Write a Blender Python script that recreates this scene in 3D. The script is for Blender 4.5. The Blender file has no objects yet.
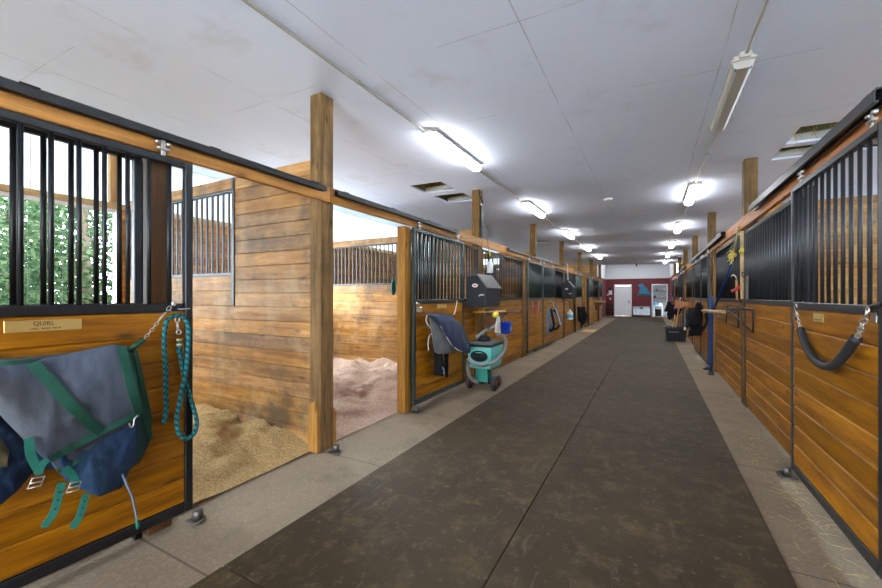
LAMP, SKY, SUN, DOORW, EXPO = 46.0, 23.0, 5.0, 105, 0.08
import bpy, bmesh, math, random
from mathutils import Vector, Matrix, noise
random.seed(7)
SC = bpy.context.scene
COL = SC.collection
PI = math.pi
CAMH, FPX, VPX, HOR = 1.41, 392.0, 652.0, 296.0
TH = math.atan((VPX - 441) / FPX); SN, CS = math.sin(TH), math.cos(TH)

def P(px, py, X):
    """point on the upright plane x = X seen at a photo pixel"""
    k = (px - 441) / FPX
    t = -X * (CS + k * SN) / (SN - k * CS)
    zc = t * CS - X * SN
    return Vector((X, t, CAMH - (py - HOR) * zc / FPX))

def PY(px, py, t):
    """point on the upright plane y = t"""
    k = (px - 441) / FPX
    X = -t * (SN - k * CS) / (CS + k * SN)
    zc = t * CS - X * SN
    return Vector((X, t, CAMH - (py - HOR) * zc / FPX))

def cz(x):                      # the ceiling falls a little towards the blue-pole row
    return 3.19 - 0.022 * x

# ------------------------------------------------------------------ materials
class NT:
    def __init__(self, name):
        self.m = bpy.data.materials.new(name); self.m.use_nodes = True
        self.t = self.m.node_tree; self.n = self.t.nodes; self.n.clear()
        self.out = self.n.new('ShaderNodeOutputMaterial')
        self.b = self.n.new('ShaderNodeBsdfPrincipled')
        self.t.links.new(self.b.outputs[0], self.out.inputs[0])
    def add(self, ty, **kw):
        n = self.n.new('ShaderNode' + ty)
        for k, v in kw.items():
            if k in n.inputs: n.inputs[k].default_value = v
            else: setattr(n, k, v)
        return n
    def link(self, a, b): self.t.links.new(a, b)
    def math(self, op, a, b=None):
        n = self.n.new('ShaderNodeMath'); n.operation = op
        for i, v in enumerate((a, b)):
            if v is None: continue
            if isinstance(v, (int, float)): n.inputs[i].default_value = v
            else: self.link(v, n.inputs[i])
        return n.outputs[0]
    def mix(self, f, a, b, mode='MIX'):
        n = self.n.new('ShaderNodeMix'); n.data_type = 'RGBA'; n.blend_type = mode
        for i, v in ((0, f), (6, a), (7, b)):
            if isinstance(v, (int, float)): n.inputs[i].default_value = v
            elif isinstance(v, tuple): n.inputs[i].default_value = (*v[:3], 1)
            else: self.link(v, n.inputs[i])
        return n.outputs[2]
    def ramp(self, f, p0, p1, c0=(0, 0, 0), c1=(1, 1, 1)):
        n = self.n.new('ShaderNodeValToRGB'); e = n.color_ramp.elements
        e[0].position = p0; e[1].position = p1; e[0].color = (*c0, 1); e[1].color = (*c1, 1)
        self.link(f, n.inputs[0]); return n.outputs[0]
    def coords(self, scale=(1, 1, 1), rnd=True):
        tc = self.n.new('ShaderNodeTexCoord'); v = tc.outputs['Object']
        if rnd:
            at = self.add('Attribute', attribute_name='rnd')
            oi = self.n.new('ShaderNodeObjectInfo')
            r = self.math('ADD', at.outputs['Fac'], oi.outputs['Random'])
            cx = self.n.new('ShaderNodeCombineXYZ')
            self.link(self.math('MULTIPLY', r, 37.0), cx.inputs[0])
            self.link(self.math('MULTIPLY', r, 23.0), cx.inputs[1])
            self.link(self.math('MULTIPLY', r, 11.0), cx.inputs[2])
            va = self.n.new('ShaderNodeVectorMath'); va.operation = 'ADD'
            self.link(v, va.inputs[0]); self.link(cx.outputs[0], va.inputs[1]); v = va.outputs[0]
            self.rnd = at.outputs['Fac']
        mp = self.n.new('ShaderNodeMapping'); mp.inputs['Scale'].default_value = scale
        self.link(v, mp.inputs[0]); return mp.outputs[0]
    def noise(self, v, s, d=4, r=0.55):
        n = self.add('TexNoise'); n.inputs['Scale'].default_value = s
        n.inputs['Detail'].default_value = d; n.inputs['Roughness'].default_value = r
        self.link(v, n.inputs['Vector']); return n.outputs['Fac']
    def bump(self, h, s=0.3, d=0.01):
        n = self.add('Bump'); n.inputs['Strength'].default_value = s; n.inputs['Distance'].default_value = d
        self.link(h, n.inputs['Height']); self.link(n.outputs[0], self.b.inputs['Normal'])
    def base(self, c):
        if isinstance(c, tuple): self.b.inputs['Base Color'].default_value = (*c, 1)
        else: self.link(c, self.b.inputs['Base Color'])
    def set(self, rough=0.5, metal=0.0, spec=0.5):
        self.b.inputs['Roughness'].default_value = rough; self.b.inputs['Metallic'].default_value = metal
        self.b.inputs['Specular IOR Level'].default_value = spec

M = {}
def plain(name, col, rough=0.6, metal=0.0, var=0.25, vs=6.0, bump=0.15, spec=0.4):
    t = NT(name); v = t.coords(rnd=False)
    n = t.noise(v, vs, 5)
    t.base(t.mix(n, tuple(c * (1 - var) for c in col), tuple(min(1, c * (1 + var)) for c in col)))
    t.set(rough, metal, spec)
    if bump: t.bump(t.noise(v, vs * 9, 3), bump, 0.004)
    M[name] = t.m; return t.m

def wood(name, c_lo, c_hi, axis, rough=0.5, grime=None, g=(0.55, 0.75), knots=True, spec=0.35, wash=None):
    t = NT(name); sc = [11, 11, 11]; sc['xyz'.index(axis)] = 0.9
    v = t.coords(tuple(sc))
    grain = t.noise(v, 1.6, 7, 0.65)
    fine = t.noise(v, 7.0, 4, 0.6)
    col = t.mix(t.ramp(grain, 0.36, 0.66), c_lo, c_hi)
    col = t.mix(t.math('MULTIPLY', t.ramp(fine, 0.45, 0.75), 0.35), col, tuple(c * 0.55 for c in c_lo))
    hs = t.add('HueSaturation'); t.link(col, hs.inputs['Color'])
    w = t.add('TexWhiteNoise', noise_dimensions='1D'); t.link(t.math('MULTIPLY', t.rnd, 91.7), w.inputs['W'])
    t.link(t.math('ADD', t.math('MULTIPLY', w.outputs['Value'], 0.50), 0.74), hs.inputs['Value'])
    w2 = t.add('TexWhiteNoise', noise_dimensions='1D'); t.link(t.math('MULTIPLY', t.rnd, 53.3), w2.inputs['W'])
    t.link(t.math('ADD', t.math('MULTIPLY', w2.outputs['Value'], 0.12), 0.98), hs.inputs['Saturation'])
    col = hs.outputs[0]
    if knots:
        ks = [7.0, 7.0, 7.0]; ks['xyz'.index(axis)] = 2.6
        kv = t.coords(tuple(ks))
        vo = t.add('TexVoronoi'); vo.inputs['Scale'].default_value = 1.0; t.link(kv, vo.inputs['Vector'])
        vo.inputs['Randomness'].default_value = 1.0
        k = t.ramp(vo.outputs['Distance'], 0.05, 0.17, (1, 1, 1), (0, 0, 0))
        col = t.mix(t.math('MULTIPLY', k, 0.9), col, tuple(c * 0.35 for c in c_lo))
    v2 = t.coords((1, 1, 1), rnd=False)
    if wash:
        col = t.mix(t.math('MULTIPLY', t.ramp(t.noise(v2, 1.9, 5, 0.7), 0.5, 0.72), 0.6), col, wash)
    if grime:
        gm = t.ramp(t.noise(v2, 1.3, 6, 0.7), g[0], g[1])
        col = t.mix(t.math('MULTIPLY', gm, 0.75), col, grime)
    t.base(col); t.set(rough, 0, spec)
    t.bump(t.math('ADD', grain, fine), 0.25, 0.004)
    M[name] = t.m

HON_LO, HON_HI = (0.175, 0.058, 0.0025), (0.43, 0.172, 0.008)
wood('pine_y', HON_LO, HON_HI, 'y', 0.42)
wood('pine_z', (0.24, 0.10, 0.025), (0.42, 0.19, 0.05), 'z', 0.55)
wood('header_y', (0.25, 0.098, 0.016), (0.46, 0.205, 0.040), 'y', 0.5)
wood('header_red', (0.30, 0.11, 0.035), (0.50, 0.21, 0.08), 'y', 0.5)
wood('divider_x', (0.25, 0.110, 0.030), (0.53, 0.280, 0.095), 'x', 0.6, grime=(0.085, 0.058, 0.028), g=(0.49, 0.64), wash=(0.56, 0.42, 0.22))
wood('divider_y', (0.27, 0.105, 0.022), (0.53, 0.25, 0.07), 'y', 0.6)
wood('post_z', (0.100, 0.056, 0.021), (0.27, 0.155, 0.060), 'z', 0.8, grime=(0.062, 0.042, 0.022), g=(0.47, 0.66), spec=0.15)
wood('jamb_dark', (0.085, 0.035, 0.010), (0.17, 0.075, 0.022), 'z', 0.6)
wood('jamb_z', (0.22, 0.105, 0.028), (0.42, 0.22, 0.07), 'z', 0.6)
wood('pale_wood', (0.42, 0.27, 0.12), (0.62, 0.44, 0.23), 'y', 0.6)
wood('brown_wood', (0.09, 0.038, 0.016), (0.19, 0.085, 0.038), 'x', 0.6)
wood('handle_wood', (0.42, 0.24, 0.09), (0.62, 0.40, 0.17), 'z', 0.55, knots=False)

plain('black_steel', (0.007, 0.008, 0.009), 0.4, 0.0, 0.5, 9, 0.1, 0.4)
plain('worn_steel', (0.016, 0.018, 0.021), 0.4, 0.0, 0.6, 14, 0.15, 0.5)
plain('green_steel', (0.022, 0.036, 0.033), 0.35, 0.0, 0.5, 10, 0.1, 0.5)
plain('silver', (0.62, 0.60, 0.57), 0.3, 1.0, 0.2, 20, 0.05)
plain('iron', (0.12, 0.11, 0.10), 0.5, 0.8, 0.5, 25, 0.2)
plain('brass', (0.58, 0.41, 0.14), 0.38, 0.55, 0.15, 8, 0.02)
plain('engrave', (0.05, 0.04, 0.025), 0.7, 0, 0.1, 5, 0)
plain('black_plastic', (0.010, 0.011, 0.014), 0.5, 0, 0.3, 7, 0.1, 0.25)
plain('grey_plastic', (0.085, 0.085, 0.082), 0.5, 0, 0.3, 5, 0.1)
plain('rubber', (0.02, 0.02, 0.021), 0.6, 0, 0.3, 9, 0.1)
plain('hose', (0.20, 0.215, 0.205), 0.55, 0, 0.2, 12, 0.1)
plain('teal', (0.13, 0.46, 0.41), 0.45, 0, 0.18, 6, 0.1)
plain('teal_dark', (0.015, 0.20, 0.15), 0.45, 0, 0.2, 6, 0.1)
plain('red_hub', (0.35, 0.035, 0.02), 0.5, 0, 0.2, 6, 0)
plain('blue_bucket', (0.010, 0.035, 0.30), 0.4, 0, 0.15, 6, 0)
plain('blue_rope', (0.008, 0.04, 0.18), 0.7, 0, 0.3, 30, 0.3)
plain('yellow', (0.62, 0.52, 0.05), 0.6, 0, 0.2, 20, 0.1)
plain('straw', (0.55, 0.40, 0.12), 0.8, 0, 0.3, 20, 0.1)
plain('bristle', (0.48, 0.22, 0.11), 0.8, 0, 0.35, 40, 0.2)
plain('white_plastic', (0.72, 0.73, 0.72), 0.4, 0, 0.08, 5, 0)
plain('white_cloth', (0.66, 0.64, 0.58), 0.85, 0, 0.15, 12, 0.2)
plain('lightblue', (0.12, 0.33, 0.55), 0.5, 0, 0.15, 6, 0)
plain('red_tag', (0.50, 0.03, 0.02), 0.5, 0, 0.15, 6, 0)
plain('pink_rope', (0.34, 0.10, 0.14), 0.8, 0, 0.3, 30, 0.2)
plain('galv', (0.26, 0.28, 0.30), 0.3, 0.8, 0.3, 4, 0.1)
plain('red_wall', (0.155, 0.020, 0.024), 0.55, 0, 0.15, 2, 0.05)
plain('white_wall', (0.72, 0.74, 0.76), 0.7, 0, 0.05, 2, 0.05)
plain('door_white', (0.80, 0.82, 0.84), 0.45, 0, 0.04, 2, 0.02)
plain('sign_blue', (0.03, 0.20, 0.33), 0.5, 0, 0.2, 6, 0.02)
plain('sign_dark', (0.02, 0.08, 0.15), 0.5, 0, 0.2, 6, 0.0)
plain('navy', (0.018, 0.026, 0.060), 0.65, 0, 0.35, 7, 0.3)
plain('blanket_black', (0.007, 0.007, 0.008), 0.9, 0, 0.4, 7, 0.3, 0.1)
plain('blanket_charcoal', (0.018, 0.018, 0.020), 0.9, 0, 0.4, 7, 0.3, 0.1)
plain('lining_grey', (0.115, 0.120, 0.115), 0.85, 0, 0.25, 7, 0.3)
plain('piping', (0.50, 0.49, 0.45), 0.8, 0, 0.2, 12, 0.2)
plain('strap_blue', (0.11, 0.16, 0.23), 0.8, 0, 0.3, 9, 0.2)
plain('olive', (0.08, 0.068, 0.034), 0.85, 0, 0.3, 9, 0.3)
plain('green_web', (0.008, 0.075, 0.046), 0.7, 0, 0.35, 14, 0.3)
plain('green_strap', (0.008, 0.115, 0.080), 0.6, 0, 0.3, 14, 0.2)
plain('conduit', (0.34, 0.32, 0.27), 0.5, 0.3, 0.3, 8, 0.1)
plain('housing', (0.42, 0.38, 0.33), 0.5, 0, 0.15, 6, 0.1)
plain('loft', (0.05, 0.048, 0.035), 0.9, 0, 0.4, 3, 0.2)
plain('joist', (0.62, 0.63, 0.60), 0.8, 0, 0.15, 4, 0.1)
plain('hay', (0.20, 0.19, 0.075), 0.9, 0, 0.4, 30, 0.3)
plain('bark', (0.13, 0.10, 0.075), 0.9, 0, 0.4, 10, 0.5)
plain('grass', (0.045, 0.055, 0.03), 0.9, 0, 0.4, 3, 0.4)
plain('store_paint', (0.42, 0.47, 0.52), 0.7, 0, 0.06, 2, 0.03)
plain('siding', (0.80, 0.81, 0.80), 0.75, 0, 0.04, 2, 0.03)
plain('rust_iron', (0.10, 0.085, 0.075), 0.6, 0.6, 0.5, 25, 0.3)

def fabric(name, a, b, c):
    t = NT(name); v = t.coords(rnd=False)
    col = t.mix(t.ramp(t.noise(v, 3.2, 6, 0.65), 0.35, 0.65), a, b)
    col = t.mix(t.math('MULTIPLY', t.ramp(t.noise(v, 1.4, 4, 0.7), 0.52, 0.75), 0.7), col, c)
    t.base(col); t.set(0.8, 0, 0.25)
    h = t.math('ADD', t.noise(v, 9, 5, 0.6), t.math('MULTIPLY', t.noise(v, 220, 2), 0.25))
    t.bump(h, 0.5, 0.012); M[name] = t.m
fabric('canvas_grey', (0.060, 0.078, 0.108), (0.088, 0.106, 0.138), (0.085, 0.078, 0.062))
fabric('quilt_blue', (0.010, 0.030, 0.080), (0.022, 0.055, 0.125), (0.02, 0.04, 0.055))
fabric('quilt_green', (0.014, 0.050, 0.050), (0.025, 0.070, 0.066), (0.05, 0.065, 0.075))

def rope_mat(name, c1, c2, k, turns=2):
    t = NT(name)
    s = t.add('Attribute', attribute_name='sl'); a = t.add('Attribute', attribute_name='an')
    x = t.math('ADD', t.math('MULTIPLY', s.outputs['Fac'], k), t.math('MULTIPLY', a.outputs['Fac'], turns))
    st = t.ramp(t.math('FRACT', x), 0.5, 0.54)
    t.base(t.mix(st, c1, c2)); t.set(0.65, 0, 0.3)
    tri = t.math('PINGPONG', t.math('MULTIPLY', x, 2.0), 0.5)
    t.bump(tri, 0.8, 0.004); M[name] = t.m
rope_mat('rope_teal', (0.006, 0.20, 0.19), (0.008, 0.035, 0.06), 28.0, 1)
rope_mat('wrap_blue', (0.008, 0.045, 0.20), (0.005, 0.025, 0.11), 22.0, 1)

# rubber mats
t = NT('mat'); v = t.coords(rnd=False); v2 = t.coords((1, 1, 1))
big = t.noise(v2, 0.9, 5, 0.6); mid = t.noise(v, 5.5, 6, 0.7)
c = t.mix(t.ramp(big, 0.3, 0.7), (0.036, 0.0242, 0.0115), (0.061, 0.0415, 0.0195))
c = t.mix(t.math('MULTIPLY', t.ramp(mid, 0.50, 0.72), 0.6), c, (0.128, 0.091, 0.045))
c = t.mix(t.math('MULTIPLY', t.ramp(t.noise(v, 1.7, 5, 0.7), 0.58, 0.74), 0.5), c, (0.098, 0.070, 0.034))
c = t.mix(t.math('MULTIPLY', t.ramp(t.noise(v, 22, 4, 0.75), 0.60, 0.70), 0.55), c, (0.15, 0.125, 0.095))
ms = t.n.new('ShaderNodeMapping'); ms.inputs['Scale'].default_value = (14, 1.6, 1); ms.inputs['Rotation'].default_value = (0, 0, .5); t.link(v, ms.inputs[0])
c = t.mix(t.math('MULTIPLY', t.ramp(t.noise(ms.outputs[0], 1.3, 5, 0.75), 0.60, 0.70), 0.45), c, (0.15, 0.13, 0.10))
t.base(c); t.set(0.68, 0, 0.2); t.bump(t.math('ADD', mid, t.noise(v, 60, 3)), 0.25, 0.004); M['mat'] = t.m
# concrete
t = NT('concrete'); v = t.coords(rnd=False)
c = t.mix(t.noise(v, 1.1, 5, 0.6), (0.15, 0.112, 0.074), (0.31, 0.245, 0.170))
c = t.mix(t.math('MULTIPLY', t.ramp(t.noise(v, 40, 3, 0.7), 0.5, 0.72), 0.45), c, (0.42, 0.335, 0.225))
c = t.mix(t.math('MULTIPLY', t.ramp(t.noise(v, 3.0, 6, 0.7), 0.52, 0.75), 0.6), c, (0.105, 0.08, 0.052))
sp = t.n.new('ShaderNodeSeparateXYZ'); t.link(v, sp.inputs[0])
fy = t.math('FRACT', t.math('DIVIDE', t.math('ADD', sp.outputs[1], 40 * 1.44 - 2.62 + .72), 1.44))
jt = t.math('LESS_THAN', t.math('ABSOLUTE', t.math('SUBTRACT', fy, 0.5)), 0.0045)
c = t.mix(t.math('MULTIPLY', jt, 0.6), c, (0.06, 0.048, 0.036))
t.base(c); t.set(0.85, 0, 0.2); t.bump(t.math('ADD', t.noise(v, 70, 4, 0.7), t.noise(v, 6, 3)), 0.5, 0.006); M['concrete'] = t.m
# shavings
def shavings(name, a, b, d):
    t = NT(name); v = t.coords(rnd=False)
    c = t.mix(t.ramp(t.noise(v, 60, 4, 0.75), 0.32, 0.68), a, b)
    c = t.mix(t.math('MULTIPLY', t.ramp(t.noise(v, 1.9, 5, 0.65), 0.54, 0.68), 0.6), c, d)
    t.base(c); t.set(0.95, 0, 0.1)
    t.bump(t.math('ADD', t.noise(v, 45, 5, 0.8), t.noise(v, 9, 4, 0.7)), 0.9, 0.03); M[name] = t.m
shavings('shavings_tan', (0.34, 0.205, 0.075), (0.80, 0.56, 0.26), (0.20, 0.125, 0.05))
shavings('shavings_pink', (0.40, 0.26, 0.185), (0.80, 0.59, 0.45), (0.30, 0.195, 0.14))
# ceiling board: painted sheets with faint seams
t = NT('ceiling_paint'); v = t.coords(rnd=False)
sep = t.n.new('ShaderNodeSeparateXYZ'); t.link(v, sep.inputs[0])
wob = t.math('MULTIPLY', t.math('SUBTRACT', t.noise(v, 0.8, 3), 0.5), 0.03)
xs = t.math('ADD', t.math('DIVIDE', t.math('ADD', t.math('ADD', sep.outputs[0], 12.355), wob), 1.22), 0)
fx = t.math('FRACT', xs); ix = t.math('FLOOR', xs)
ys = t.math('DIVIDE', t.math('ADD', t.math('ADD', sep.outputs[1], wob), t.math('ADD', t.math('MULTIPLY', ix, 1.22), 9.7)), 2.44)
fy = t.math('FRACT', ys)
lx = t.math('LESS_THAN', t.math('ABSOLUTE', t.math('SUBTRACT', fx, 0.5)), 0.0035)
ly = t.math('LESS_THAN', t.math('ABSOLUTE', t.math('SUBTRACT', fy, 0.5)), 0.0016)
seam = t.math('MAXIMUM', lx, ly)
c = t.mix(t.noise(v, 0.7, 4, 0.6), (0.66, 0.73, 0.885), (0.745, 0.815, 0.945))
c = t.mix(t.math('MULTIPLY', t.ramp(t.noise(v, 1.6, 6, 0.7), 0.56, 0.78), 0.35), c, (0.42, 0.39, 0.34))
c = t.mix(t.math('MULTIPLY', t.math('MULTIPLY', seam, t.ramp(t.noise(v, 2.2, 3), 0.35, 0.6)), 0.5), c, (0.22, 0.21, 0.22))
t.base(c); t.set(0.7, 0, 0.3); t.bump(t.math('ADD', t.noise(v, 16, 4, 0.7), t.math('MULTIPLY', seam, -1.0)), 0.25, 0.006); M['ceiling_paint'] = t.m
# lamps
def emit(name, col, st):
    t = NT(name); t.base((0.8, 0.8, 0.78)); t.set(0.4)
    t.b.inputs['Emission Color'].default_value = (*col, 1); t.b.inputs['Emission Strength'].default_value = st
    M[name] = t.m
emit('lamp_lit', (0.97, 0.98, 1.0), LAMP)
t = NT('lamp_off'); v = t.coords(rnd=False)
t.base((0.62, 0.60, 0.52)); t.set(0.3); t.b.inputs['Transmission Weight'].default_value = 0.35; M['lamp_off'] = t.m
# daylight panel (translucent sheet)
t = NT('skylight_sheet'); t.n.remove(t.b)
d = t.add('BsdfDiffuse'); d.inputs[0].default_value = (0.85, 0.87, 0.88, 1)
tr = t.add('BsdfTranslucent'); tr.inputs[0].default_value = (0.92, 0.95, 0.97, 1)
mx = t.add('MixShader'); mx.inputs[0].default_value = 0.80
t.link(d.outputs[0], mx.inputs[1]); t.link(tr.outputs[0], mx.inputs[2]); t.link(mx.outputs[0], t.out.inputs[0]); M['skylight_sheet'] = t.m
def leafmat(name, a, b):
    t = NT(name); at = t.add('Attribute', attribute_name='rnd')
    c = t.mix(at.outputs['Fac'], a, b); t.n.remove(t.b)
    d = t.add('BsdfDiffuse'); tr = t.add('BsdfTranslucent'); mx = t.add('MixShader'); mx.inputs[0].default_value = 0.45
    t.link(c, d.inputs[0]); t.link(c, tr.inputs[0])
    t.link(d.outputs[0], mx.inputs[1]); t.link(tr.outputs[0], mx.inputs[2]); t.link(mx.outputs[0], t.out.inputs[0]); M[name] = t.m
leafmat('leaf_a', (0.018, 0.045, 0.018), (0.115, 0.170, 0.085))
leafmat('leaf_b', (0.011, 0.030, 0.016), (0.080, 0.130, 0.070))

# ------------------------------------------------------------------ mesh builder
class MB:
    def __init__(s): s.v = []; s.f = []; s.r = []; s.sm = []; s.sl = []; s.an = []; s.mi = []
    def _add(s, vs, fs, rnd=None, smooth=False, sl=None, an=None):
        o = len(s.v); s.v += [Vector(p) for p in vs]
        s.sl += sl or [0.0] * len(vs); s.an += an or [0.0] * len(vs)
        r = random.random() if rnd is None else rnd
        for f in fs: s.f.append([i + o for i in f]); s.r.append(r); s.sm.append(smooth)
        return s
    def box(s, x0, x1, y0, y1, z0, z1, b=0.0, rnd=None, mat=None):
        lo = (min(x0, x1), min(y0, y1), min(z0, z1)); hi = (max(x0, x1), max(y0, y1), max(z0, z1))
        if b <= 0:
            vs = [Vector((hi[0] if i & 1 else lo[0], hi[1] if i & 2 else lo[1], hi[2] if i & 4 else lo[2])) for i in range(8)]
            fs = [(0, 2, 3, 1), (4, 5, 7, 6), (0, 1, 5, 4), (2, 6, 7, 3), (0, 4, 6, 2), (1, 3, 7, 5)]
        else:
            b = min(b, *[(hi[i] - lo[i]) * 0.49 for i in range(3)])
            idx = {}; vs = []
            for sx in (0, 1):
                for sy in (0, 1):
                    for sz in (0, 1):
                        for ax in range(3):
                            p = []
                            for i, sg in enumerate((sx, sy, sz)):
                                e = hi[i] if sg else lo[i]
                                p.append(e if i == ax else (e - b if sg else e + b))
                            idx[(sx, sy, sz, ax)] = len(vs); vs.append(Vector(p))
            fs = []
            def key(ax, sg, o1, v1, o2, v2, keep):
                q = [0, 0, 0]; q[ax] = sg; q[o1] = v1; q[o2] = v2; return idx[(*q, keep)]
            for ax in range(3):
                o1, o2 = (ax + 1) % 3, (ax + 2) % 3
                for sg in (0, 1):
                    q = [key(ax, sg, o1, a, o2, c2, ax) for a, c2 in ((0, 0), (1, 0), (1, 1), (0, 1))]
                    fs.append(q if sg else q[::-1])
            for c in range(3):
                a, bb = (c + 1) % 3, (c + 2) % 3
                for sa in (0, 1):
                    for sb in (0, 1):
                        q = [key(a, sa, bb, sb, c, 0, a), key(a, sa, bb, sb, c, 1, a), key(a, sa, bb, sb, c, 1, bb), key(a, sa, bb, sb, c, 0, bb)]
                        fs.append(q if sa == sb else q[::-1])
            for sx in (0, 1):
                for sy in (0, 1):
                    for sz in (0, 1): fs.append([idx[(sx, sy, sz, k)] for k in range(3)])
        if mat is not None: vs = [mat @ p for p in vs]
        return s._add(vs, fs, rnd)
    def prism(s, poly, ext, rnd=None, smooth=False):
        """poly: 3-D points of a planar outline; ext: extrusion vector"""
        n = len(poly); e = Vector(ext); vs = [Vector(p) for p in poly] + [Vector(p) + e for p in poly]
        fs = [list(range(n))[::-1], list(range(n, 2 * n))] + [[i, (i + 1) % n, n + (i + 1) % n, n + i] for i in range(n)]
        return s._add(vs, fs, rnd, smooth)
    def tube(s, pts, r, n=8, rnd=None, closed=False, caps=True, flat=None):
        pts = [Vector(p) for p in pts]; m = len(pts); vs = []; sl = []; an = []; L = 0
        rr = r if isinstance(r, (list, tuple)) else [r] * m
        up = None
        for i, p in enumerate(pts):
            a = pts[(i - 1) % m] if closed or i > 0 else p
            b = pts[(i + 1) % m] if closed or i < m - 1 else p
            d = (b - a)
            d = d.normalized() if d.length > 1e-9 else Vector((0, 0, 1))
            if up is None:
                up = Vector((0, 0, 1)) if abs(d.z) < 0.9 else Vector((1, 0, 0))
            u = (up - d * up.dot(d)); u = u.normalized() if u.length > 1e-6 else d.orthogonal().normalized(); up = u
            w = d.cross(u)
            if i: L += (p - pts[i - 1]).length
            for k in range(n):
                g = 2 * PI * k / n
                vs.append(p + (u * math.cos(g) + w * math.sin(g) * (flat or 1.0)) * rr[i]); sl.append(L); an.append(k / n)
        fs = []
        for i in range(m if closed else m - 1):
            j = (i + 1) % m
            for k in range(n):
                fs.append([i * n + k, i * n + (k + 1) % n, j * n + (k + 1) % n, j * n + k])
        if caps and not closed: fs += [list(range(n))[::-1], [(m - 1) * n + k for k in range(n)]]
        return s._add(vs, fs, rnd, True, sl, an)
    def ribbon(s, pts, w, nrm, th=0.004, rnd=None):
        """flat strap along pts, width w lying across the path, facing nrm"""
        pts = [Vector(p) for p in pts]; nrm = Vector(nrm).normalized(); vs = []; fs = []; m = len(pts)
        for i, p in enumerate(pts):
            d = (pts[min(i + 1, m - 1)] - pts[max(i - 1, 0)]).normalized(); side = d.cross(nrm).normalized() * (w / 2)
            n2 = side.cross(d).normalized()
            if n2.dot(nrm) < 0: n2 = -n2
            for q in (side, -side): vs += [p + q, p + q + n2 * th]
        for i in range(m - 1):
            a, b = i * 4, i * 4 + 4
            fs += [[a, a + 2, b + 2, b], [a + 1, b + 1, b + 3, a + 3], [a, b, b + 1, a + 1], [a + 2, a + 3, b + 3, b + 2]]
        fs += [[0, 1, 3, 2], [(m - 1) * 4 + k for k in (0, 2, 3, 1)]]
        return s._add(vs, fs, rnd, False)
    def lathe(s, prof, c, axis=(0, 0, 1), n=20, rnd=None, smooth=True):
        ax = Vector(axis).normalized(); u = ax.orthogonal().normalized(); w = ax.cross(u); c = Vector(c); vs = []; fs = []
        for r, h in prof:
            for k in range(n):
                g = 2 * PI * k / n; vs.append(c + ax * h + (u * math.cos(g) + w * math.sin(g)) * r)
        for i in range(len(prof) - 1):
            for k in range(n): fs.append([i * n + k, i * n + (k + 1) % n, (i + 1) * n + (k + 1) % n, (i + 1) * n + k])
        fs += [list(range(n))[::-1], [(len(prof) - 1) * n + k for k in range(n)]]
        return s._add(vs, fs, rnd, smooth)
    def grid(s, fn, nu, nv, rnd=None):
        vs = [fn(i / nu, j / nv) for j in range(nv + 1) for i in range(nu + 1)]
        fs = [[j * (nu + 1) + i, j * (nu + 1) + i + 1, (j + 1) * (nu + 1) + i + 1, (j + 1) * (nu + 1) + i] for j in range(nv) for i in range(nu)]
        return s._add(vs, fs, rnd, True)
    def build(s, name, mat, parent=None, loc=None, solid=0.0, fixn=True):
        if parent is not None:
            w = parent.matrix_basis.translation.copy(); q = parent.parent
            while q is not None: w += q.matrix_basis.translation; q = q.parent
            org = w if loc is None else Vector(loc)
            local = org - w
        else:
            if loc is None:
                xs = [p.x for p in s.v]; ys = [p.y for p in s.v]; zs = [p.z for p in s.v]
                loc = ((min(xs) + max(xs)) / 2, (min(ys) + max(ys)) / 2, min(zs))
            org = Vector(loc); local = org
        me = bpy.data.meshes.new(name); me.from_pydata([p - org for p in s.v], [], s.f)
        if fixn:
            bm = bmesh.new(); bm.from_mesh(me); bmesh.ops.recalc_face_normals(bm, faces=bm.faces); bm.to_mesh(me); bm.free()
        me.polygons.foreach_set('use_smooth', s.sm)
        a = me.attributes.new('rnd', 'FLOAT', 'FACE'); a.data.foreach_set('value', s.r)
        if any(s.sl):
            for nm, dat in (('sl', s.sl), ('an', s.an)):
                a = me.attributes.new(nm, 'FLOAT', 'POINT'); a.data.foreach_set('value', dat)
        me.materials.append(M[mat]); me.update()
        o = bpy.data.objects.new(name, me); COL.objects.link(o)
        o.location = local
        if parent is not None: o.parent = parent
        if solid:
            m = o.modifiers.new('thickness', 'SOLIDIFY'); m.thickness = solid; m.offset = 0
        return o

def tag(o, label=None, cat=None, group=None, kind=None):
    if label: o['label'] = label
    if cat: o['category'] = cat
    if group: o['group'] = group
    if kind: o['kind'] = kind
    return o
def thing(name, label, cat, loc, group=None):
    o = bpy.data.objects.new(name, None); COL.objects.link(o); o.location = loc; o.empty_display_size = 0.1
    return tag(o, label, cat, group)
def struct(mb, name, mat, label=None):
    o = mb.build(name, mat, loc=(0, 0, 0)); o['kind'] = 'structure'
    if label: o['label'] = label
    o['category'] = name.split('_')[0]
    return o
def inst(src, name, parent, loc):
    """another object sharing src's mesh, placed at a world location under parent (an unrotated top-level empty)"""
    o = bpy.data.objects.new(name, src.data); COL.objects.link(o); o.parent = parent
    o.location = Vector(loc) - parent.location; return o
def text(body, size, name, mat, parent, loc, rot, depth=0.0006):
    cu = bpy.data.curves.new(name, 'FONT'); cu.body = body; cu.size = size; cu.extrude = depth
    cu.align_x = 'CENTER'; cu.align_y = 'CENTER'; cu.materials.append(M[mat])
    o = bpy.data.objects.new(name, cu); COL.objects.link(o)
    w = parent.matrix_basis.translation.copy(); q = parent.parent
    while q is not None: w += q.matrix_basis.translation; q = q.parent
    o.parent = parent; o.location = Vector(loc) - w; o.rotation_euler = rot; return o
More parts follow.
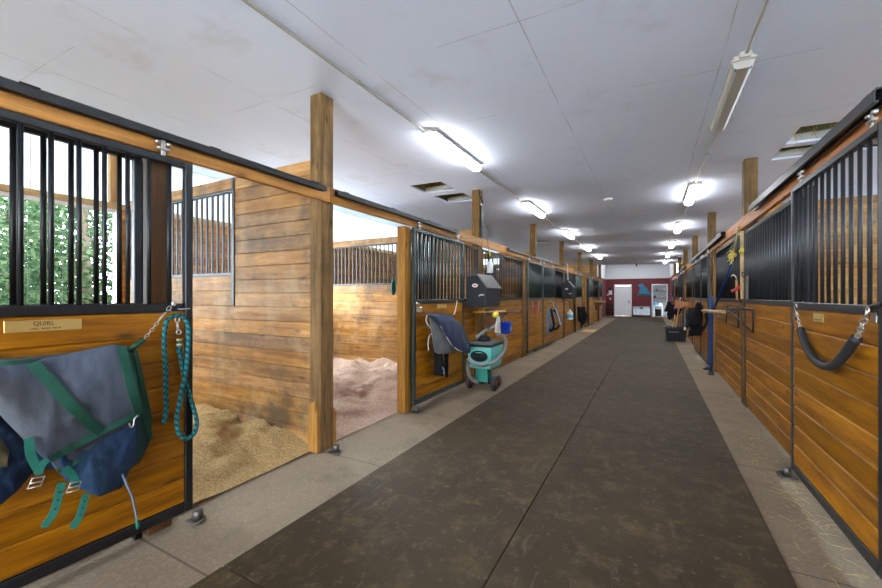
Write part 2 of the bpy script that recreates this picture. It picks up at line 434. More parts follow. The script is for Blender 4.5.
def curve(pts, n=8, closed=False):
    """Catmull-Rom through pts"""
    pts = [Vector(p) for p in pts]; m = len(pts); out = []
    for i in range(m if closed else m - 1):
        if closed: p0, p1, p2, p3 = pts[(i - 1) % m], pts[i], pts[(i + 1) % m], pts[(i + 2) % m]
        else: p0, p1, p2, p3 = pts[max(i - 1, 0)], pts[i], pts[i + 1], pts[min(i + 2, m - 1)]
        for k in range(n):
            u = k / n
            out.append(0.5 * ((2 * p1) + (p2 - p0) * u + (2 * p0 - 5 * p1 + 4 * p2 - p3) * u * u + (3 * p1 - p0 - 3 * p2 + p3) * u ** 3))
    if not closed: out.append(pts[-1])
    return out
def chain(mb, a, b, sag=0.0, ln=0.03, r=0.0028):
    a, b = Vector(a), Vector(b); L = (b - a).length; n = max(2, int(L / (ln * 0.72)))
    for i in range(n):
        u = (i + 0.5) / n; c = a.lerp(b, u) - Vector((0, 0, sag * 4 * u * (1 - u)))
        d = (b - a).normalized() - Vector((0, 0, sag * 4 * (1 - 2 * u) / max(L, .01))); d.normalize()
        p = d.orthogonal().normalized()
        q = d.cross(p); p = (p if i % 2 else q)
        pts = [c + d * math.cos(g) * ln / 2 + p * math.sin(g) * ln * 0.28 for g in [2 * PI * k / 10 for k in range(10)]]
        mb.tube(pts, r, 5, closed=True)
def ord_(i): return ('first', 'second', 'third', 'fourth', 'fifth', 'sixth', 'seventh', 'eighth', 'ninth', 'tenth', 'eleventh', 'twelfth')[i]
# ------------------------------------------------------------------ the setting
DL, DR, BACKL, BACKR = 2.62, 1.04, 6.2, 4.7
Y0, Y1, YE = -5.0, 24.72, 30.3
def boards_y(mb, x0, x1, y0, y1, z0, z1, h=0.14, b=0.006, gap=0.004):
    n = max(1, round((z1 - z0) / h)); hh = (z1 - z0) / n
    for i in range(n): mb.box(x0, x1, y0, y1, z0 + i * hh + gap / 2, z0 + (i + 1) * hh - gap / 2, b)
    xm = (x0 + x1) / 2; e = abs(x1 - x0) * 0.2
    mb.box(xm - e, xm + e, y0 + .002, y1 - .002, z0 + .002, z1 - .002, 0, 0.02)
def boards_x(mb, x0, x1, y0, y1, z0, z1, h=0.14, b=0.004, gap=0.003, split=None):
    n = max(1, round((z1 - z0) / h)); hh = (z1 - z0) / n
    for i in range(n):
        mb.box(x0, x1, y0, y1, z0 + i * hh + gap / 2, z0 + (i + 1) * hh - gap / 2, b)
    ym = (y0 + y1) / 2; e = abs(y1 - y0) * 0.2
    mb.box(x0 + .002, x1 - .002, ym - e, ym + e, z0 + .002, z1 - .002, 0, 0.02)

mb = MB(); mb.box(-BACKL - .15, BACKR + .15, Y0, YE + 3.2, -0.2, 0); fl = struct(mb, 'floor', 'concrete', 'bare concrete floor of the stable aisle and stalls')
mb = MB(); mb.box(-60, -BACKL - .15, -30, 60, -0.25, -0.06); g = struct(mb, 'ground', 'grass', 'grassy ground outside the stable windows')

# ceiling with open hay drops (holes)
holes = [(-3.62, -3.0, 5.57, 6.13), (-3.60, -2.98, 6.36, 6.97), (1.355, 2.5, 5.34, 5.87), (1.35, 2.48, 6.0, 6.47), (-3.5, -3.0, 13.2, 13.7), (1.32, 2.1, 13.2, 13.9)]
xs = sorted({-BACKL - .1, BACKR + .1, *[h[0] for h in holes], *[h[1] for h in holes]})
ys = sorted({Y0, Y1 + .1, *[h[2] for h in holes], *[h[3] for h in holes]})
mb = MB()
for i in range(len(xs) - 1):
    for j in range(len(ys) - 1):
        cx, cy = (xs[i] + xs[i + 1]) / 2, (ys[j] + ys[j + 1]) / 2
        if any(h[0] < cx < h[1] and h[2] < cy < h[3] for h in holes): continue
        a, b_, c, d = xs[i], xs[i + 1], ys[j], ys[j + 1]
        za, zb = cz(a), cz(b_)
        mb._add([(a, c, za), (b_, c, zb), (b_, d, zb), (a, d, za), (a, c, za + .03), (b_, c, zb + .03), (b_, d, zb + .03), (a, d, za + .03)],
                [(0, 3, 2, 1), (4, 5, 6, 7), (0, 1, 5, 4), (2, 3, 7, 6), (1, 2, 6, 5), (3, 0, 4, 7)], 0.5)
struct(mb, 'ceiling', 'ceiling_paint', 'white painted board ceiling over the aisle and stalls')
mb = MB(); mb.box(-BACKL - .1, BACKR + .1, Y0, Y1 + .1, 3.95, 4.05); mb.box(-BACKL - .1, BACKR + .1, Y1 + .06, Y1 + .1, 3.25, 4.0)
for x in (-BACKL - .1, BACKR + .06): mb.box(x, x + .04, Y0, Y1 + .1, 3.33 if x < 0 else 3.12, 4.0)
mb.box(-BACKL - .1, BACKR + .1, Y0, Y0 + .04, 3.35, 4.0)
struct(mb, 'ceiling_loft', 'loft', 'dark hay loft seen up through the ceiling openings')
for i, h in enumerate(holes):
    where = ['hay drop opening before the cable-strapped post', 'hay drop opening just beside the cable-strapped post', 'larger hay drop above the blue-pole stalls, first one', 'larger hay drop above the blue-pole stalls, second one', 'small hay drop far down the vacuum row', 'small hay drop far down the blue-pole row'][i]
    t = thing('hay_drop', 'square ceiling ' + where if i < 2 else where + ', in the ceiling', 'hay drop', (h[0], h[2], cz(h[0]) + .03), 'hay drops in the ceiling')
    zc = cz(h[0])
    m = MB()
    zt = zc + .34
    m.box(h[0] - .03, h[0], h[2] - .03, h[3] + .03, zc + .035, zt); m.box(h[1], h[1] + .03, h[2] - .03, h[3] + .03, zc + .035, zt)
    m.box(h[0], h[1], h[2] - .03, h[2], zc + .035, zt)
    m.build('side_board', 'hay', t)
    m = MB(); m.box(h[0], h[1], h[3] + .0, h[3] + .028, zc + .034, zc + .105, 0.004); m.build('joist', 'joist', t)
    m = MB(); m.box(h[0], h[1], h[3] + .03, h[3] + .045, zc + .034, zt, 0.004); m.build('back_board', 'hay', t)
    m = MB()
    for k in range(46):
        x = random.uniform(h[0] + .03, h[1] - .03); y = random.choice([h[3] - random.uniform(.01, .05), h[2] + random.uniform(0.01, .06)])
        z = zc + random.uniform(.12, .3); l = random.uniform(.05, .16)
        m.tube([(x, y, z + .04), (x + random.uniform(-.02, .02), y, z - l / 2), (x + random.uniform(-.05, .05), y - .01, z - l)], .0025, 4)
    w = m.build('hay_wisps', 'straw', t); w['kind'] = 'stuff'

# outer wall on the window side: boards, window openings, daylight panel strip above
STALLS = [-0.96 + 3.66 * k for k in range(8)]
mb = MB(); boards_y(mb, -BACKL - .08, -BACKL - .03, Y0, Y1, 0, 1.2)
pier = MB(); frames = []
wins = []
wins += [(.15, 2.57), (4.35, 6.2), (-.92, .02)]  # the third opening is added out of view to brighten the first stall
for ya, yb in ((Y0, -.92), (.02, .15), (2.57, 4.35), (6.2, Y1)): boards_y(mb, -BACKL - .08, -BACKL - .03, ya, yb, 1.2, 2.56)
struct(mb, 'wall_left', 'divider_y', 'board wall behind the open stalls, below the windows')
mb = MB()
mb.box(-BACKL - .06, -BACKL - .052, Y0, Y1, 2.62, 3.4)
struct(mb, 'window_8', 'skylight_sheet', 'bright translucent panel strip above the stall windows')
mb = MB(); yy = Y0
while yy < Y1: mb.box(-BACKL - .05, -BACKL - .035, yy, yy + .012, 2.62, 3.33); yy += .305
struct(mb, 'trim_4', 'siding', 'thin white battens on the bright panel strip')
mb = MB(); mb.box(-BACKL - .1, -BACKL, Y0, Y1, 2.55, 2.63, .006)
struct(mb, 'trim_1', 'pale_wood', 'wooden ledge under the bright panel strip')
mb = MB(); mb.box(-BACKL - .03, -BACKL + .05, 2.43, 2.56, 2.635, 3.30, .005); struct(mb, 'trim_5', 'jamb_z', 'short wooden stud beside the first window, above the ledge')
for k, (a, b_) in enumerate(wins):
    t = thing('window_%d' % (k + 1), 'open %s stall window looking out at green trees' % ord_(k) if k == 0 else ['', 'stall window in the outer wall of the second open stall', 'narrow window beside the open window of the first stall'][k], 'window', (-BACKL, a, 1.2)); t['kind'] = 'structure'
    m = MB()
    m.box(-BACKL - .11, -BACKL - .02, a, a + .05, 1.2, 2.56, .004); m.box(-BACKL - .11, -BACKL - .02, b_ - .05, b_, 1.2, 2.56, .004)
    m.box(-BACKL - .11, -BACKL - .02, a + .05, b_ - .05, 1.2, 1.25, .004); m.box(-BACKL - .11, -BACKL - .02, a + .05, b_ - .05, 2.51, 2.555, .004)
    m.build('window_frame', 'siding', t)
    m = MB()
    for z in (1.5, 1.8, 2.1): m.box(-BACKL - .07, -BACKL - .066, a + .05, b_ - .05, z, z + .0025)
    yy = a + .35
    while yy < b_ - .1: m.box(-BACKL - .066, -BACKL - .062, yy, yy + .0025, 1.25, 2.51); yy += .3
    m.build('safety_wire', 'iron', t)
# outer wall behind the blue-pole row
mb = MB(); boards_y(mb, BACKR + .03, BACKR + .08, Y0, Y1, 0, 2.2)
struct(mb, 'wall_right', 'divider_y', 'board wall behind the blue-pole stalls')
mb = MB(); mb.box(BACKR + .052, BACKR + .06, Y0, Y1, 2.2, 3.2)
struct(mb, 'window_9', 'skylight_sheet', 'translucent panel strip above the blue-pole stalls')
# ends of the stalls at the far cross room
mb = MB(); mb.box(-BACKL, -DL - .24, Y1, Y1 + .06, 0, 3.3); struct(mb, 'wall_back_left', 'divider_x', 'board wall closing the last stall of the vacuum row')
mb = MB(); mb.box(DR + .2, BACKR, Y1, Y1 + .06, 0, 3.2); struct(mb, 'wall_back_right', 'divider_x', 'board wall closing the last stall of the blue-pole row')
mb = MB(); mb.box(-BACKL, -DL, Y0, Y0 + .05, 0, 3.4); mb.box(DR, BACKR, Y0, Y0 + .05, 0, 3.2); mb.box(-DL, DR, Y0, Y0 + .05, 3.0, 3.3)
struct(mb, 'wall_front', 'siding', 'white wall around the open barn doorway behind the viewer')
mb = MB(); boards_y(mb, DR, DR + .05, Y0 + .05, 2.5, 0, 2.25)
struct(mb, 'wall_right_front', 'pine_y', 'boarded stall front before the first blue-pole door')
mb = MB(); boards_y(mb, -DL - .05, -DL, Y0 + .05, -1.1, 0, 2.25)
struct(mb, 'wall_left_front', 'pine_y', 'boarded stall front behind the viewer')

# far cross room: red wainscot, white wall above
ZX0, ZX1, ZH = -2.86, 1.02, 3.95
DA, DB = (-2.28, -1.32), (0.05, 0.86)      # white door, open doorway
mb = MB()
mb.box(ZX0, DA[0], YE, YE + .1, 0, 2.58); mb.box(DA[1], DB[0], YE, YE + .1, 0, 2.58); mb.box(DB[1], ZX1, YE, YE + .1, 0, 2.58)
mb.box(DA[0], DA[1], YE, YE + .1, 2.15, 2.58); mb.box(DB[0], DB[1], YE, YE + .1, 2.15, 2.58)
x = ZX0 + .1
while x < ZX1:
    if not (DA[0] - .12 < x < DA[1] + .1 or DB[0] - .12 < x < DB[1] + .1): mb.box(x, x + .01, YE - .006, YE, .02, 2.56)
    x += .2
struct(mb, 'wall_end', 'red_wall', 'dark red boarded end wall of the aisle')
mb = MB(); mb.box(ZX0, ZX1, YE, YE + .1, 2.60, ZH); struct(mb, 'wall_end_upper', 'white_wall', 'white wall above the dark red boards')
mb = MB(); mb.box(ZX0, ZX1, YE - .03, YE, 2.57, 2.61, .004); struct(mb, 'trim_2', 'red_wall', 'red capping strip on the end wall')
mb = MB(); mb.box(ZX0 - .06, ZX0, Y1 + .06, YE, 0, 2.58); mb.box(ZX1, ZX1 + .06, Y1 + .06, YE, 0, 2.58); struct(mb, 'wall_cross_lower', 'red_wall', 'red side boards of the end room')
mb = MB(); mb.box(ZX0 - .06, ZX0, Y1 + .06, YE, 2.58, ZH); mb.box(ZX1, ZX1 + .06, Y1 + .06, YE, 2.58, ZH); struct(mb, 'wall_cross_upper', 'white_wall', 'white upper side walls of the end room')
mb = MB(); mb.box(ZX0 - .06, ZX1 + .06, Y1 + .1, YE + .1, ZH, ZH + .05); struct(mb, 'ceiling_end', 'white_wall', 'higher white ceiling of the end room')
# white panelled door
t = thing('door_1', 'closed white panelled door in the red end wall', 'door', (-1.8, YE, 0)); t['kind'] = 'structure'
m = MB(); m.box(DA[0] + .02, DA[1] - .02, YE + .01, YE + .05, .02, 2.12, .003)
for xa, xb in ((DA[0] + .12, -1.85), (-1.75, DA[1] - .12)):
    for za, zb in ((.2, .85), (.98, 1.55), (1.66, 2.0)):
        m.box(xa, xb, YE + .0, YE + .012, za, zb, .008)
m.build('door_panel', 'door_white', t)
m = MB(); m.box(DA[0] - .08, DA[0] + .02, YE - .03, YE + .05, 0, 2.22, .006); m.box(DA[1] - .02, DA[1] + .08, YE - .03, YE + .05, 0, 2.22, .006); m.box(DA[0] + .02, DA[1] - .02, YE - .03, YE + .05, 2.13, 2.22, .006)
m.build('door_frame', 'door_white', t)
m = MB(); m.lathe([(.03, 0), (.03, .012), (.012, .02), (.012, .045), (.028, .055), (.022, .075), (.005, .08)], (DA[1] - .1, YE + .008, 1.0), (0, -1, 0), 14); m.box(DA[1] - .125, DA[1] - .075, YE - .001, YE + .012, .9, 1.12, .004); m.build('door_handle', 'iron', t)
# open doorway to store room
t = thing('door_2', 'white framed open doorway into the shelved store room', 'door', (.45, YE, 0)); t['kind'] = 'structure'
m = MB(); m.box(DB[0] - .08, DB[0] + .01, YE - .03, YE + .11, 0, 2.22, .006); m.box(DB[1] - .01, DB[1] + .08, YE - .03, YE + .11, 0, 2.22, .006); m.box(DB[0] + .01, DB[1] - .01, YE - .03, YE + .11, 2.14, 2.22, .006); m.build('door_frame', 'door_white', t)
mb = MB(); mb.box(-.6, 1.6, YE + 2.4, YE + 2.45, 0, 2.6); mb.box(-.65, -.6, YE + .1, YE + 2.45, 0, 2.6); mb.box(1.6, 1.65, YE + .1, YE + 2.45, 0, 2.6)
struct(mb, 'wall_store', 'store_paint', 'pale walls of the store room beyond the doorway')
mb = MB(); mb.box(-.65, 1.65, YE + .1, YE + 2.45, 2.6, 2.65); struct(mb, 'ceiling_store', 'white_wall', 'ceiling of the store room')
L = bpy.data.lights.new('store_lamp', 'AREA'); L.energy = 5; L.size = .6; L.color = (.85, .93, 1); lo = bpy.data.objects.new('store_lamp', L); COL.objects.link(lo); lo.location = (.5, YE + 1.0, 2.55)
for i, z in enumerate((1.25, 1.75)):
    t = thing('wall_shelf', ['lower', 'upper'][i] + ' dark shelf on the store room wall seen through the doorway', 'shelf', (.45, YE + 2.4, z), 'store room shelves')
    m = MB(); m.box(-.2, 1.2, YE + 2.1, YE + 2.4, z, z + .03, .003); m.build('board', 'grey_plastic', t)
    for x in (0, 1.0):
        m = MB(); m.box(x, x + .03, YE + 2.15, YE + 2.4, z - .03, z); m.box(x, x + .03, YE + 2.37, YE + 2.4, z - .2, z - .03); m.build('bracket', 'black_steel', t)
for i, (x, z, s, mt, lb) in enumerate(((.18, 1.28, .12, 'black_plastic', 'small black box on the lower store room shelf'), (.62, 1.28, .1, 'white_plastic', 'small white tub on the lower store room shelf'), (.3, 1.78, .1, 'grey_plastic', 'small grey tub on the upper store room shelf'), (.75, 1.78, .12, 'white_plastic', 'white tub on the upper store room shelf'))):
    m = MB(); m.lathe([(s * .42, 0), (s * .5, s * .1), (s * .5, s * 1.1), (s * .52, s * 1.12), (s * .52, s * 1.3), (s * .3, s * 1.35)], (x, YE + 2.25, z + .001), n=12)
    tag(m.build('storage_tub', mt, loc=(x, YE + 2.25, z)), lb, 'tub', 'tubs on the store room shelves')
t = thing('side_table', 'small white table inside the store room doorway', 'table', (.42, YE + 1.2, 0))
m = MB(); m.box(.08, .68, YE + .9, YE + 1.5, .70, .74, .005); m.build('tabletop', 'door_white', t)
for x in (.1, .62):
    for y in (.92, 1.44): m = MB(); m.box(x, x + .045, YE + y, YE + y + .045, 0.001, .70, .003); m.build('leg', 'door_white', t)
m = MB(); m.box(.14, .36, YE + 1.05, YE + 1.3, .741, .95, .01); m.box(.20, .30, YE + 1.1, YE + 1.25, .95, .98, .01); tag(m.build('blue_carton', 'lightblue'), 'blue carton on the white store room table', 'box')
m = MB(); m.box(.42, .64, YE + 1.02, YE + 1.32, .741, .86, .008); m.box(.43, .63, YE + 1.03, YE + 1.31, .862, .90, .008); tag(m.build('white_carton', 'white_plastic'), 'white carton beside the blue carton on the store room table', 'box')
m = MB(); m.lathe([(.15, .001), (.17, .02), (.2, .45), (.215, .46), (.215, .48), (.19, .48), (.16, .05), (0.01, .04)], (.38, YE + 1.2, 0), n=18); tag(m.build('waste_bin', 'black_plastic'), 'black bin under the white store room table', 'bin')

# kerb strips are the floor itself; rubber mats run down the aisle
MATX = [(-1.955, -.713), (-.707, .616)]
brk = [[-4.9, 1.25, 6.3, 9.1, 12.2, 15.9, 19.5, 23.2, 26.8, 29.6], [-4.9, 4.42, 6.75, 10.5, 14.2, 17.8, 21.5, 25.1, 29.6]]
for c in range(2):
    for i in range(len(brk[c]) - 1):
        a, b_ = brk[c][i], brk[c][i + 1]
        if b_ < 0.3: continue
        m = MB(); m.box(MATX[c][0], MATX[c][1], a + .0015, b_ - .0015, 0.0005, .016, .005)
        o = m.build('rubber_mat', 'mat', loc=((MATX[c][0] + MATX[c][1]) / 2, (a + b_) / 2, 0.0))
        tag(o, '%s dark rubber floor mat counted along the %s' % (ord_(i), 'vacuum side of the aisle' if c == 0 else 'blue-pole side of the aisle'), 'floor mat', 'rubber mats along the aisle')

# bedding
def bedding(name, x0, x1, y0, y1, amp, mat, label, seed, edge):
    def fn(u, v):
        x, y = x0 + (x1 - x0) * u, y0 + (y1 - y0) * v
        h = amp * (0.55 + 0.75 * noise.fractal(Vector((x * .9 + seed, y * .9, 0)), 1, 2, 4)) + .075 * noise.fractal(Vector((x * 3.0 + seed, y * 3.0, 3)), 1, 2, 4) + .022 * noise.fractal(Vector((x * 13, y * 13, seed)), 0.9, 2, 3)
        d = abs(x - edge); f = min(1, d / .7) ** 0.8
        wall = max(0, 1 - abs(y - y1) / .9) * .05
        return Vector((x, y, .004 + max(0, f * (h + wall))))
    m = MB(); m.grid(fn, 110, 110)
    o = m.build(name, mat, loc=((x0 + x1) / 2, (y0 + y1) / 2, 0)); tag(o, label, 'bedding', None, 'stuff')
bedding('wood_shavings', -BACKL, -2.70, -.9, 2.63, .19, 'shavings_tan', 'heaped tan wood shavings on the first open stall floor', 3.1, -2.74)
bedding('wood_shavings', -BACKL, -2.70, 2.72, 6.28, .17, 'shavings_pink', 'pinkish wood shavings on the floor of the second open stall', 9.4, -2.72)
bedding('wood_shavings', DR + .06, BACKR, 2.72, 6.28, .08, 'shavings_tan', 'wood shavings behind the first blue-pole door', 5.4, DR + .02)
m = MB()
for k in range(150):
    x = random.gauss(.86, .09); y = abs(random.gauss(2.9, 1.0)) + .9
    if not .64 < x < .99: continue
    a = random.uniform(0, PI); l = random.uniform(.015, .05)
    m.tube([(x - l * math.cos(a), y - l * math.sin(a), .003), (x, y, .007), (x + l * math.cos(a), y + l * math.sin(a), .003)], .0011, 4)
tag(m.build('loose_straw', 'straw'), 'loose straw scattered on the concrete by the first blue-pole door', 'straw', None, 'stuff')

# ------------------------------------------------------------------ stall fronts, doors, posts, dividers
BAR = {}
def bars(parent, s, d, y0, y1, z0, z1, mat, pitch=.104, r=.0105):
    k0 = math.floor((y0 + .03 - .042) / pitch) + 1; n = math.ceil((y1 - .03 - .042) / pitch) - k0 + 1
    key = (round(z1 - z0, 3), mat, r)
    for i in range(n):
        loc = (s * d, .042 + pitch * (k0 + i), z0)
        if key not in BAR:
            m = MB(); m.tube([(s * d, loc[1], z0), (s * d, loc[1], z1)], r, 8)
            BAR[key] = m.build('bar', mat, parent, loc=loc)
        else: inst(BAR[key], 'bar', parent, loc)
def xs_(s, d0, d1): return (s * d0, s * d1)

def stall_front(s, D, y0, y1, label, group, mat='black_steel', zb=.03):
    t = thing('stall_grille', label, 'stall front', (s * (D + .02), (y0 + y1) / 2, 0), group)
    m = MB(); a, b_ = s * D, s * (D + .04)
    m.box(a, b_, y0, y0 + .04, 0.001, 2.235, .004); m.box(a, b_, y1 - .04, y1, 0.001, 2.235, .004)
    m.box(a - s * .004, b_, y0 + .04, y1 - .04, 1.32, 1.37, .004); m.box(a, b_, y0 + .04, y1 - .04, 2.195, 2.235, .004)
    m.build('frame', mat, t)
    m = MB(); boards_y(m, s * (D + .004), s * (D + .04), y0 + .04, y1 - .04, zb, 1.32); m.build('board_panel', 'pine_y', t)
    bars(t, s, D + .013, y0 + .04, y1 - .04, 1.37, 2.195, mat, r=.0125)
    return t
def stall_door(s, D, y0, y1, label, group, mat='black_steel', plate=None, far=False):
    d = D - .08; t = thing('sliding_door', label, 'stall door', (s * d, (y0 + y1) / 2, .085), group)
    m = MB(); a, b_ = s * (d - .02), s * (d + .02)
    m.box(a, b_, y0, y0 + .045, .085, 2.235, .004); m.box(a, b_, y1 - .045, y1, .085, 2.235, .004)
    m.box(a, b_, y0 + .045, y1 - .045, 1.315, 1.365, .004); m.box(a, b_, y0 + .045, y1 - .045, 2.195, 2.235, .004); m.box(a, b_, y0 + .045, y1 - .045, .085, .145, .004)
    m.build('frame', mat, t)
    m = MB(); boards_y(m, s * (d - .014), s * (d + .016), y0 + .045, y1 - .045, .145, 1.315); m.build('board_panel', 'pine_y', t)
    bars(t, s, d, y0 + .045, y1 - .045, 1.365, 2.195, mat, r=.014 if mat == 'green_steel' else .0115 if s < 0 else .0105)
    for y in (y0 + .16, y1 - .16):
        m = MB()
        m.box(s * (d - .004), s * (d + .004), y - .012, y + .012, 2.235, 2.33, .002)
        m.box(s * (d - .012), s * (d + .012), y - .035, y + .035, 2.268, 2.285, .003)
        for q in (-.03, .03): m.lathe([(.012, -.012), (.014, 0), (.012, .012)], (s * (d - .0), y + q, 2.312), (1, 0, 0), 8)
        m.build('hanger', 'silver', t)
    if plate:
        yc, w, txt = plate
        p = MB(); p.box(s * (d - .017), s * (d - .014), yc - w / 2, yc + w / 2, 1.245, 1.298, .001); p = p.build('nameplate', 'brass', t)
        rot = (PI / 2, 0, PI / 2) if s < 0 else (PI / 2, 0, -PI / 2)
        if txt: text(txt, .026, 'lettering', 'engrave', p, (s * (d - .0175), yc - .005, 1.281), rot)
        e = MB()
        for k in range(14):
            if k in (4, 9): continue
            yk = yc - .052 + k * .0078
            e.box(s * (d - .0178), s * (d - .0168), yk, yk + .0045, 1.2545, 1.2605 if k % 3 else 1.2585)
        e.build('fine_print', 'engrave', p)
    return t
def door_track(s, D, y0, y1, label):
    t = thing('door_track', label, 'door track', (s * (D - .08), (y0 + y1) / 2, 2.30), 'overhead steel door tracks')
    d = D - .08; m = MB()
    for k in range(1):
        poly = []
        prof = [(-.024, 2.315), (-.024, 2.355), (-.016, 2.362), (.016, 2.362), (.024, 2.355), (.024, 2.315), (.010, 2.315), (.010, 2.321), (.018, 2.321), (.018, 2.351), (.012, 2.356), (-.012, 2.356), (-.018, 2.351), (-.018, 2.321), (-.010, 2.321), (-.010, 2.315)]
        if s > 0: prof = [(q * 1.35, 2.315 + (z - 2.315) * 1.5) for q, z in prof]
        m.prism([(s * d + q, y0, z + .016) for q, z in prof], (0, y1 - y0, 0), .5)
    m.build('rail', 'worn_steel' if s > 0 else 'black_steel', t)
    n = max(2, round((y1 - y0) / .72)); 
    for k in range(n):
        y = y0 + .12 + (y1 - y0 - .24) * k / (n - 1)
        m = MB(); m.box(s * (d - .02), s * (D - .0385), y - .035, y + .035, *((2.3775, 2.384) if s < 0 else (2.401, 2.408)), .001); m.box(s * (D - .046), s * (D - .0385), y - .035, y + .035, 2.34, 2.384 if s < 0 else 2.408, .001); m.build('bracket', 'black_steel', t)
def post(s, D, y0, i, row, label):
    w = .16; m = MB(); zt = cz(s * (D + .07)) - .002
    m.box(s * D, s * (D + .138), y0, y0 + w, 0.001, zt, .006)
    o = m.build('wooden_post', 'post_z', loc=(s * (D + .07), y0 + .08, 0)); tag(o, label, 'post', 'square wooden posts of the stall rows'); return o

ROWL, ROWR = 'vacuum row', 'blue-pole row'
PY0 = [2.59 + 3.66 * k for k in range(7)]
PY0[6] = 24.5
lab = ['scuffed square wooden post between the two open stalls', 'wooden post with black cable strap rising above the first black wall box',
       'wooden post rising above the paired doors beyond the blue bucket', 'fourth wooden post of the vacuum row, above the second black wall box',
       'fifth wooden post along the vacuum row', 'sixth wooden post along the vacuum row', 'last wooden post of the vacuum row, by the red wall']
labr = ['wooden post hidden beside the first blue-pole door', 'tall brown wooden post above the bars before the hay drop',
        'wooden post rising behind the blue pole', 'fourth wooden post along the blue-pole row', 'fifth wooden post along the blue-pole row', 'sixth wooden post along the blue-pole row', 'last wooden post of the blue-pole row']
for i, y in enumerate(PY0):
    p = post(-1, DL, y, i, ROWL, lab[i])
    if i: post(1, DR, y, i, ROWR, labr[i])
    if i == 0:
        for (a, b_, h, dx) in ((y - .03, y - .001, .46, 0), (y + .161, y + .19, .36, .02)):
            m = MB(); x0 = -DL - .075
            m.prism([(x0 - .055 + dx, a, .002), (x0 + .06 + dx, a, .002), (x0 + .06 + dx, a, h - .04), (x0 + .03 + dx, a, h), (x0 - .02 + dx, a, h - .015), (x0 - .055 + dx, a, h - .07)], (0, b_ - a, 0))
            m.build('splinter_guard', 'jamb_z', p)
# black conduit strapped to the second post
m = MB(); yb = PY0[1]
t = thing('cable_strap', 'black cable box strapped to the second wooden post near the ceiling', 'cable', (-DL + .012, yb + .06, 2.45))
m.box(-DL + .002, -DL + .03, yb + .035, yb + .105, 2.43, 2.98, .008); m.build('cable_cover', 'black_plastic', t)
m = MB(); m.tube(curve([(-DL + .02, yb + .07, 2.98), (-DL + .03, yb + .07, 3.05), (-DL + .02, yb + .0, 3.12), (-DL + .03, yb - .05, 3.17), (-DL + .03, yb - .06, 3.215)]), .016, 8); m.build('cable', 'black_plastic', t)
m = MB(); m.box(-DL + .001, -DL + .034, yb + .02, yb + .12, 2.985, 3.0, .003); m.build('clamp', 'silver', t)

# door headers: one board per bay, butted at the posts
for k in range(7):
    a = -1.1 if k == 0 else PY0[k - 1] + .08
    b_ = PY0[k] + .08
    m = MB(); m.box(-DL - .001 + .001, -DL + .038, a + .002, b_ - .002, 2.262, 2.402, .004)
    tag(m.build('header_board', 'header_y'), '%s honey coloured header board above the stalls of the vacuum row' % ord_(k), 'header board', 'header boards over the stall fronts')
    if k == 0: continue
    m = MB(); m.box(DR - .038, DR, a + .002, b_ - .002, 2.262, 2.402, .004)
    tag(m.build('header_board', 'header_red'), '%s reddish header board above the stalls of the blue-pole row' % ord_(k - 1), 'header board', 'header boards over the stall fronts')

gF, gD = 'barred stall fronts', 'sliding stall doors'
stall_front(-1, DL, -.96, 1.19, 'barred stall front behind the door with the green trimmed blanket', gF)
def jamb(s, D, y, label, zt=2.25, mat='jamb_z'):
    m = MB(); m.box(s * (D - .02), s * (D + .095), y, y + .13, .001, zt, .004)
    tag(m.build('door_jamb', mat), label, 'door jamb', 'wooden door jambs')
jamb(-1, DL, 1.21, 'dark wooden jamb between window bars and first open stall', mat='jamb_dark')
jamb(-1, DL, 3.92, 'wooden jamb post beside the door with the navy blanket')
stall_front(-1, DL, 4.06, 6.24, 'barred stall front above and behind the teal vacuum', gF)
stall_front(-1, DL, 6.42, 8.84, 'barred stall front behind the blue bucket', gF)
jamb(-1, DL, 8.85, 'thin wooden jamb past the blue bucket stall front')
stall_front(-1, DL, 11.42, 13.55, 'barred stall front carrying the second black wall box', gF)
jamb(-1, DL, 11.28, 'wooden jamb behind the door with looped straps')
stall_front(-1, DL, 13.74, 16.0, 'barred stall front behind the small dark rug', gF)
jamb(-1, DL, 16.02, 'wooden jamb beyond the small dark rug')
jamb(-1, DL, 18.56, 'dark wooden jamb past the far opening of the vacuum row')
stall_front(-1, DL, 18.7, 20.88, 'sixth barred stall front along the vacuum row', gF)
stall_front(-1, DL, 21.06, 23.2, 'last barred stall front of the vacuum row', gF)
jamb(-1, DL, 23.22, 'last wooden jamb of the vacuum row')
stall_door(-1, DL, 0.0, 1.42, 'pine and black bar sliding door with the green trimmed blanket and lead rope', gD, plate=(.745, .27, 'QUIRL'))
stall_door(-1, DL, 4.0, 5.42, 'pine and bar sliding door with the navy blanket hanging on it', gD, 'green_steel', plate=(4.72, .27, ''))
stall_door(-1, DL, 8.92, 10.33, 'pine sliding door with the pink rope loop', gD, 'green_steel', plate=None)
stall_door(-1, DL, 10.37, 11.80, 'pine sliding door with looped grey straps', gD, 'green_steel')
stall_door(-1, DL, 15.4, 16.85, 'pine sliding door with the small dark rug', gD, 'green_steel')
stall_door(-1, DL, 18.9, 20.3, 'sliding door beside the far wooden wall shelf', gD, 'green_steel')
stall_door(-1, DL, 22.9, 24.3, 'last sliding door of the vacuum row', gD, 'green_steel')
door_track(-1, DL, -.3, 2.56, 'black door track above the blanket door and first open stall')
door_track(-1, DL, 2.70, 5.25, 'black door track above the second open stall')
door_track(-1, DL, 7.55, 10.18, 'door track above the pink rope door')
door_track(-1, DL, 10.2, 13.1, 'door track above the looped straps door')
door_track(-1, DL, 15.2, 20.3, 'door track over the far vacuum row doors')

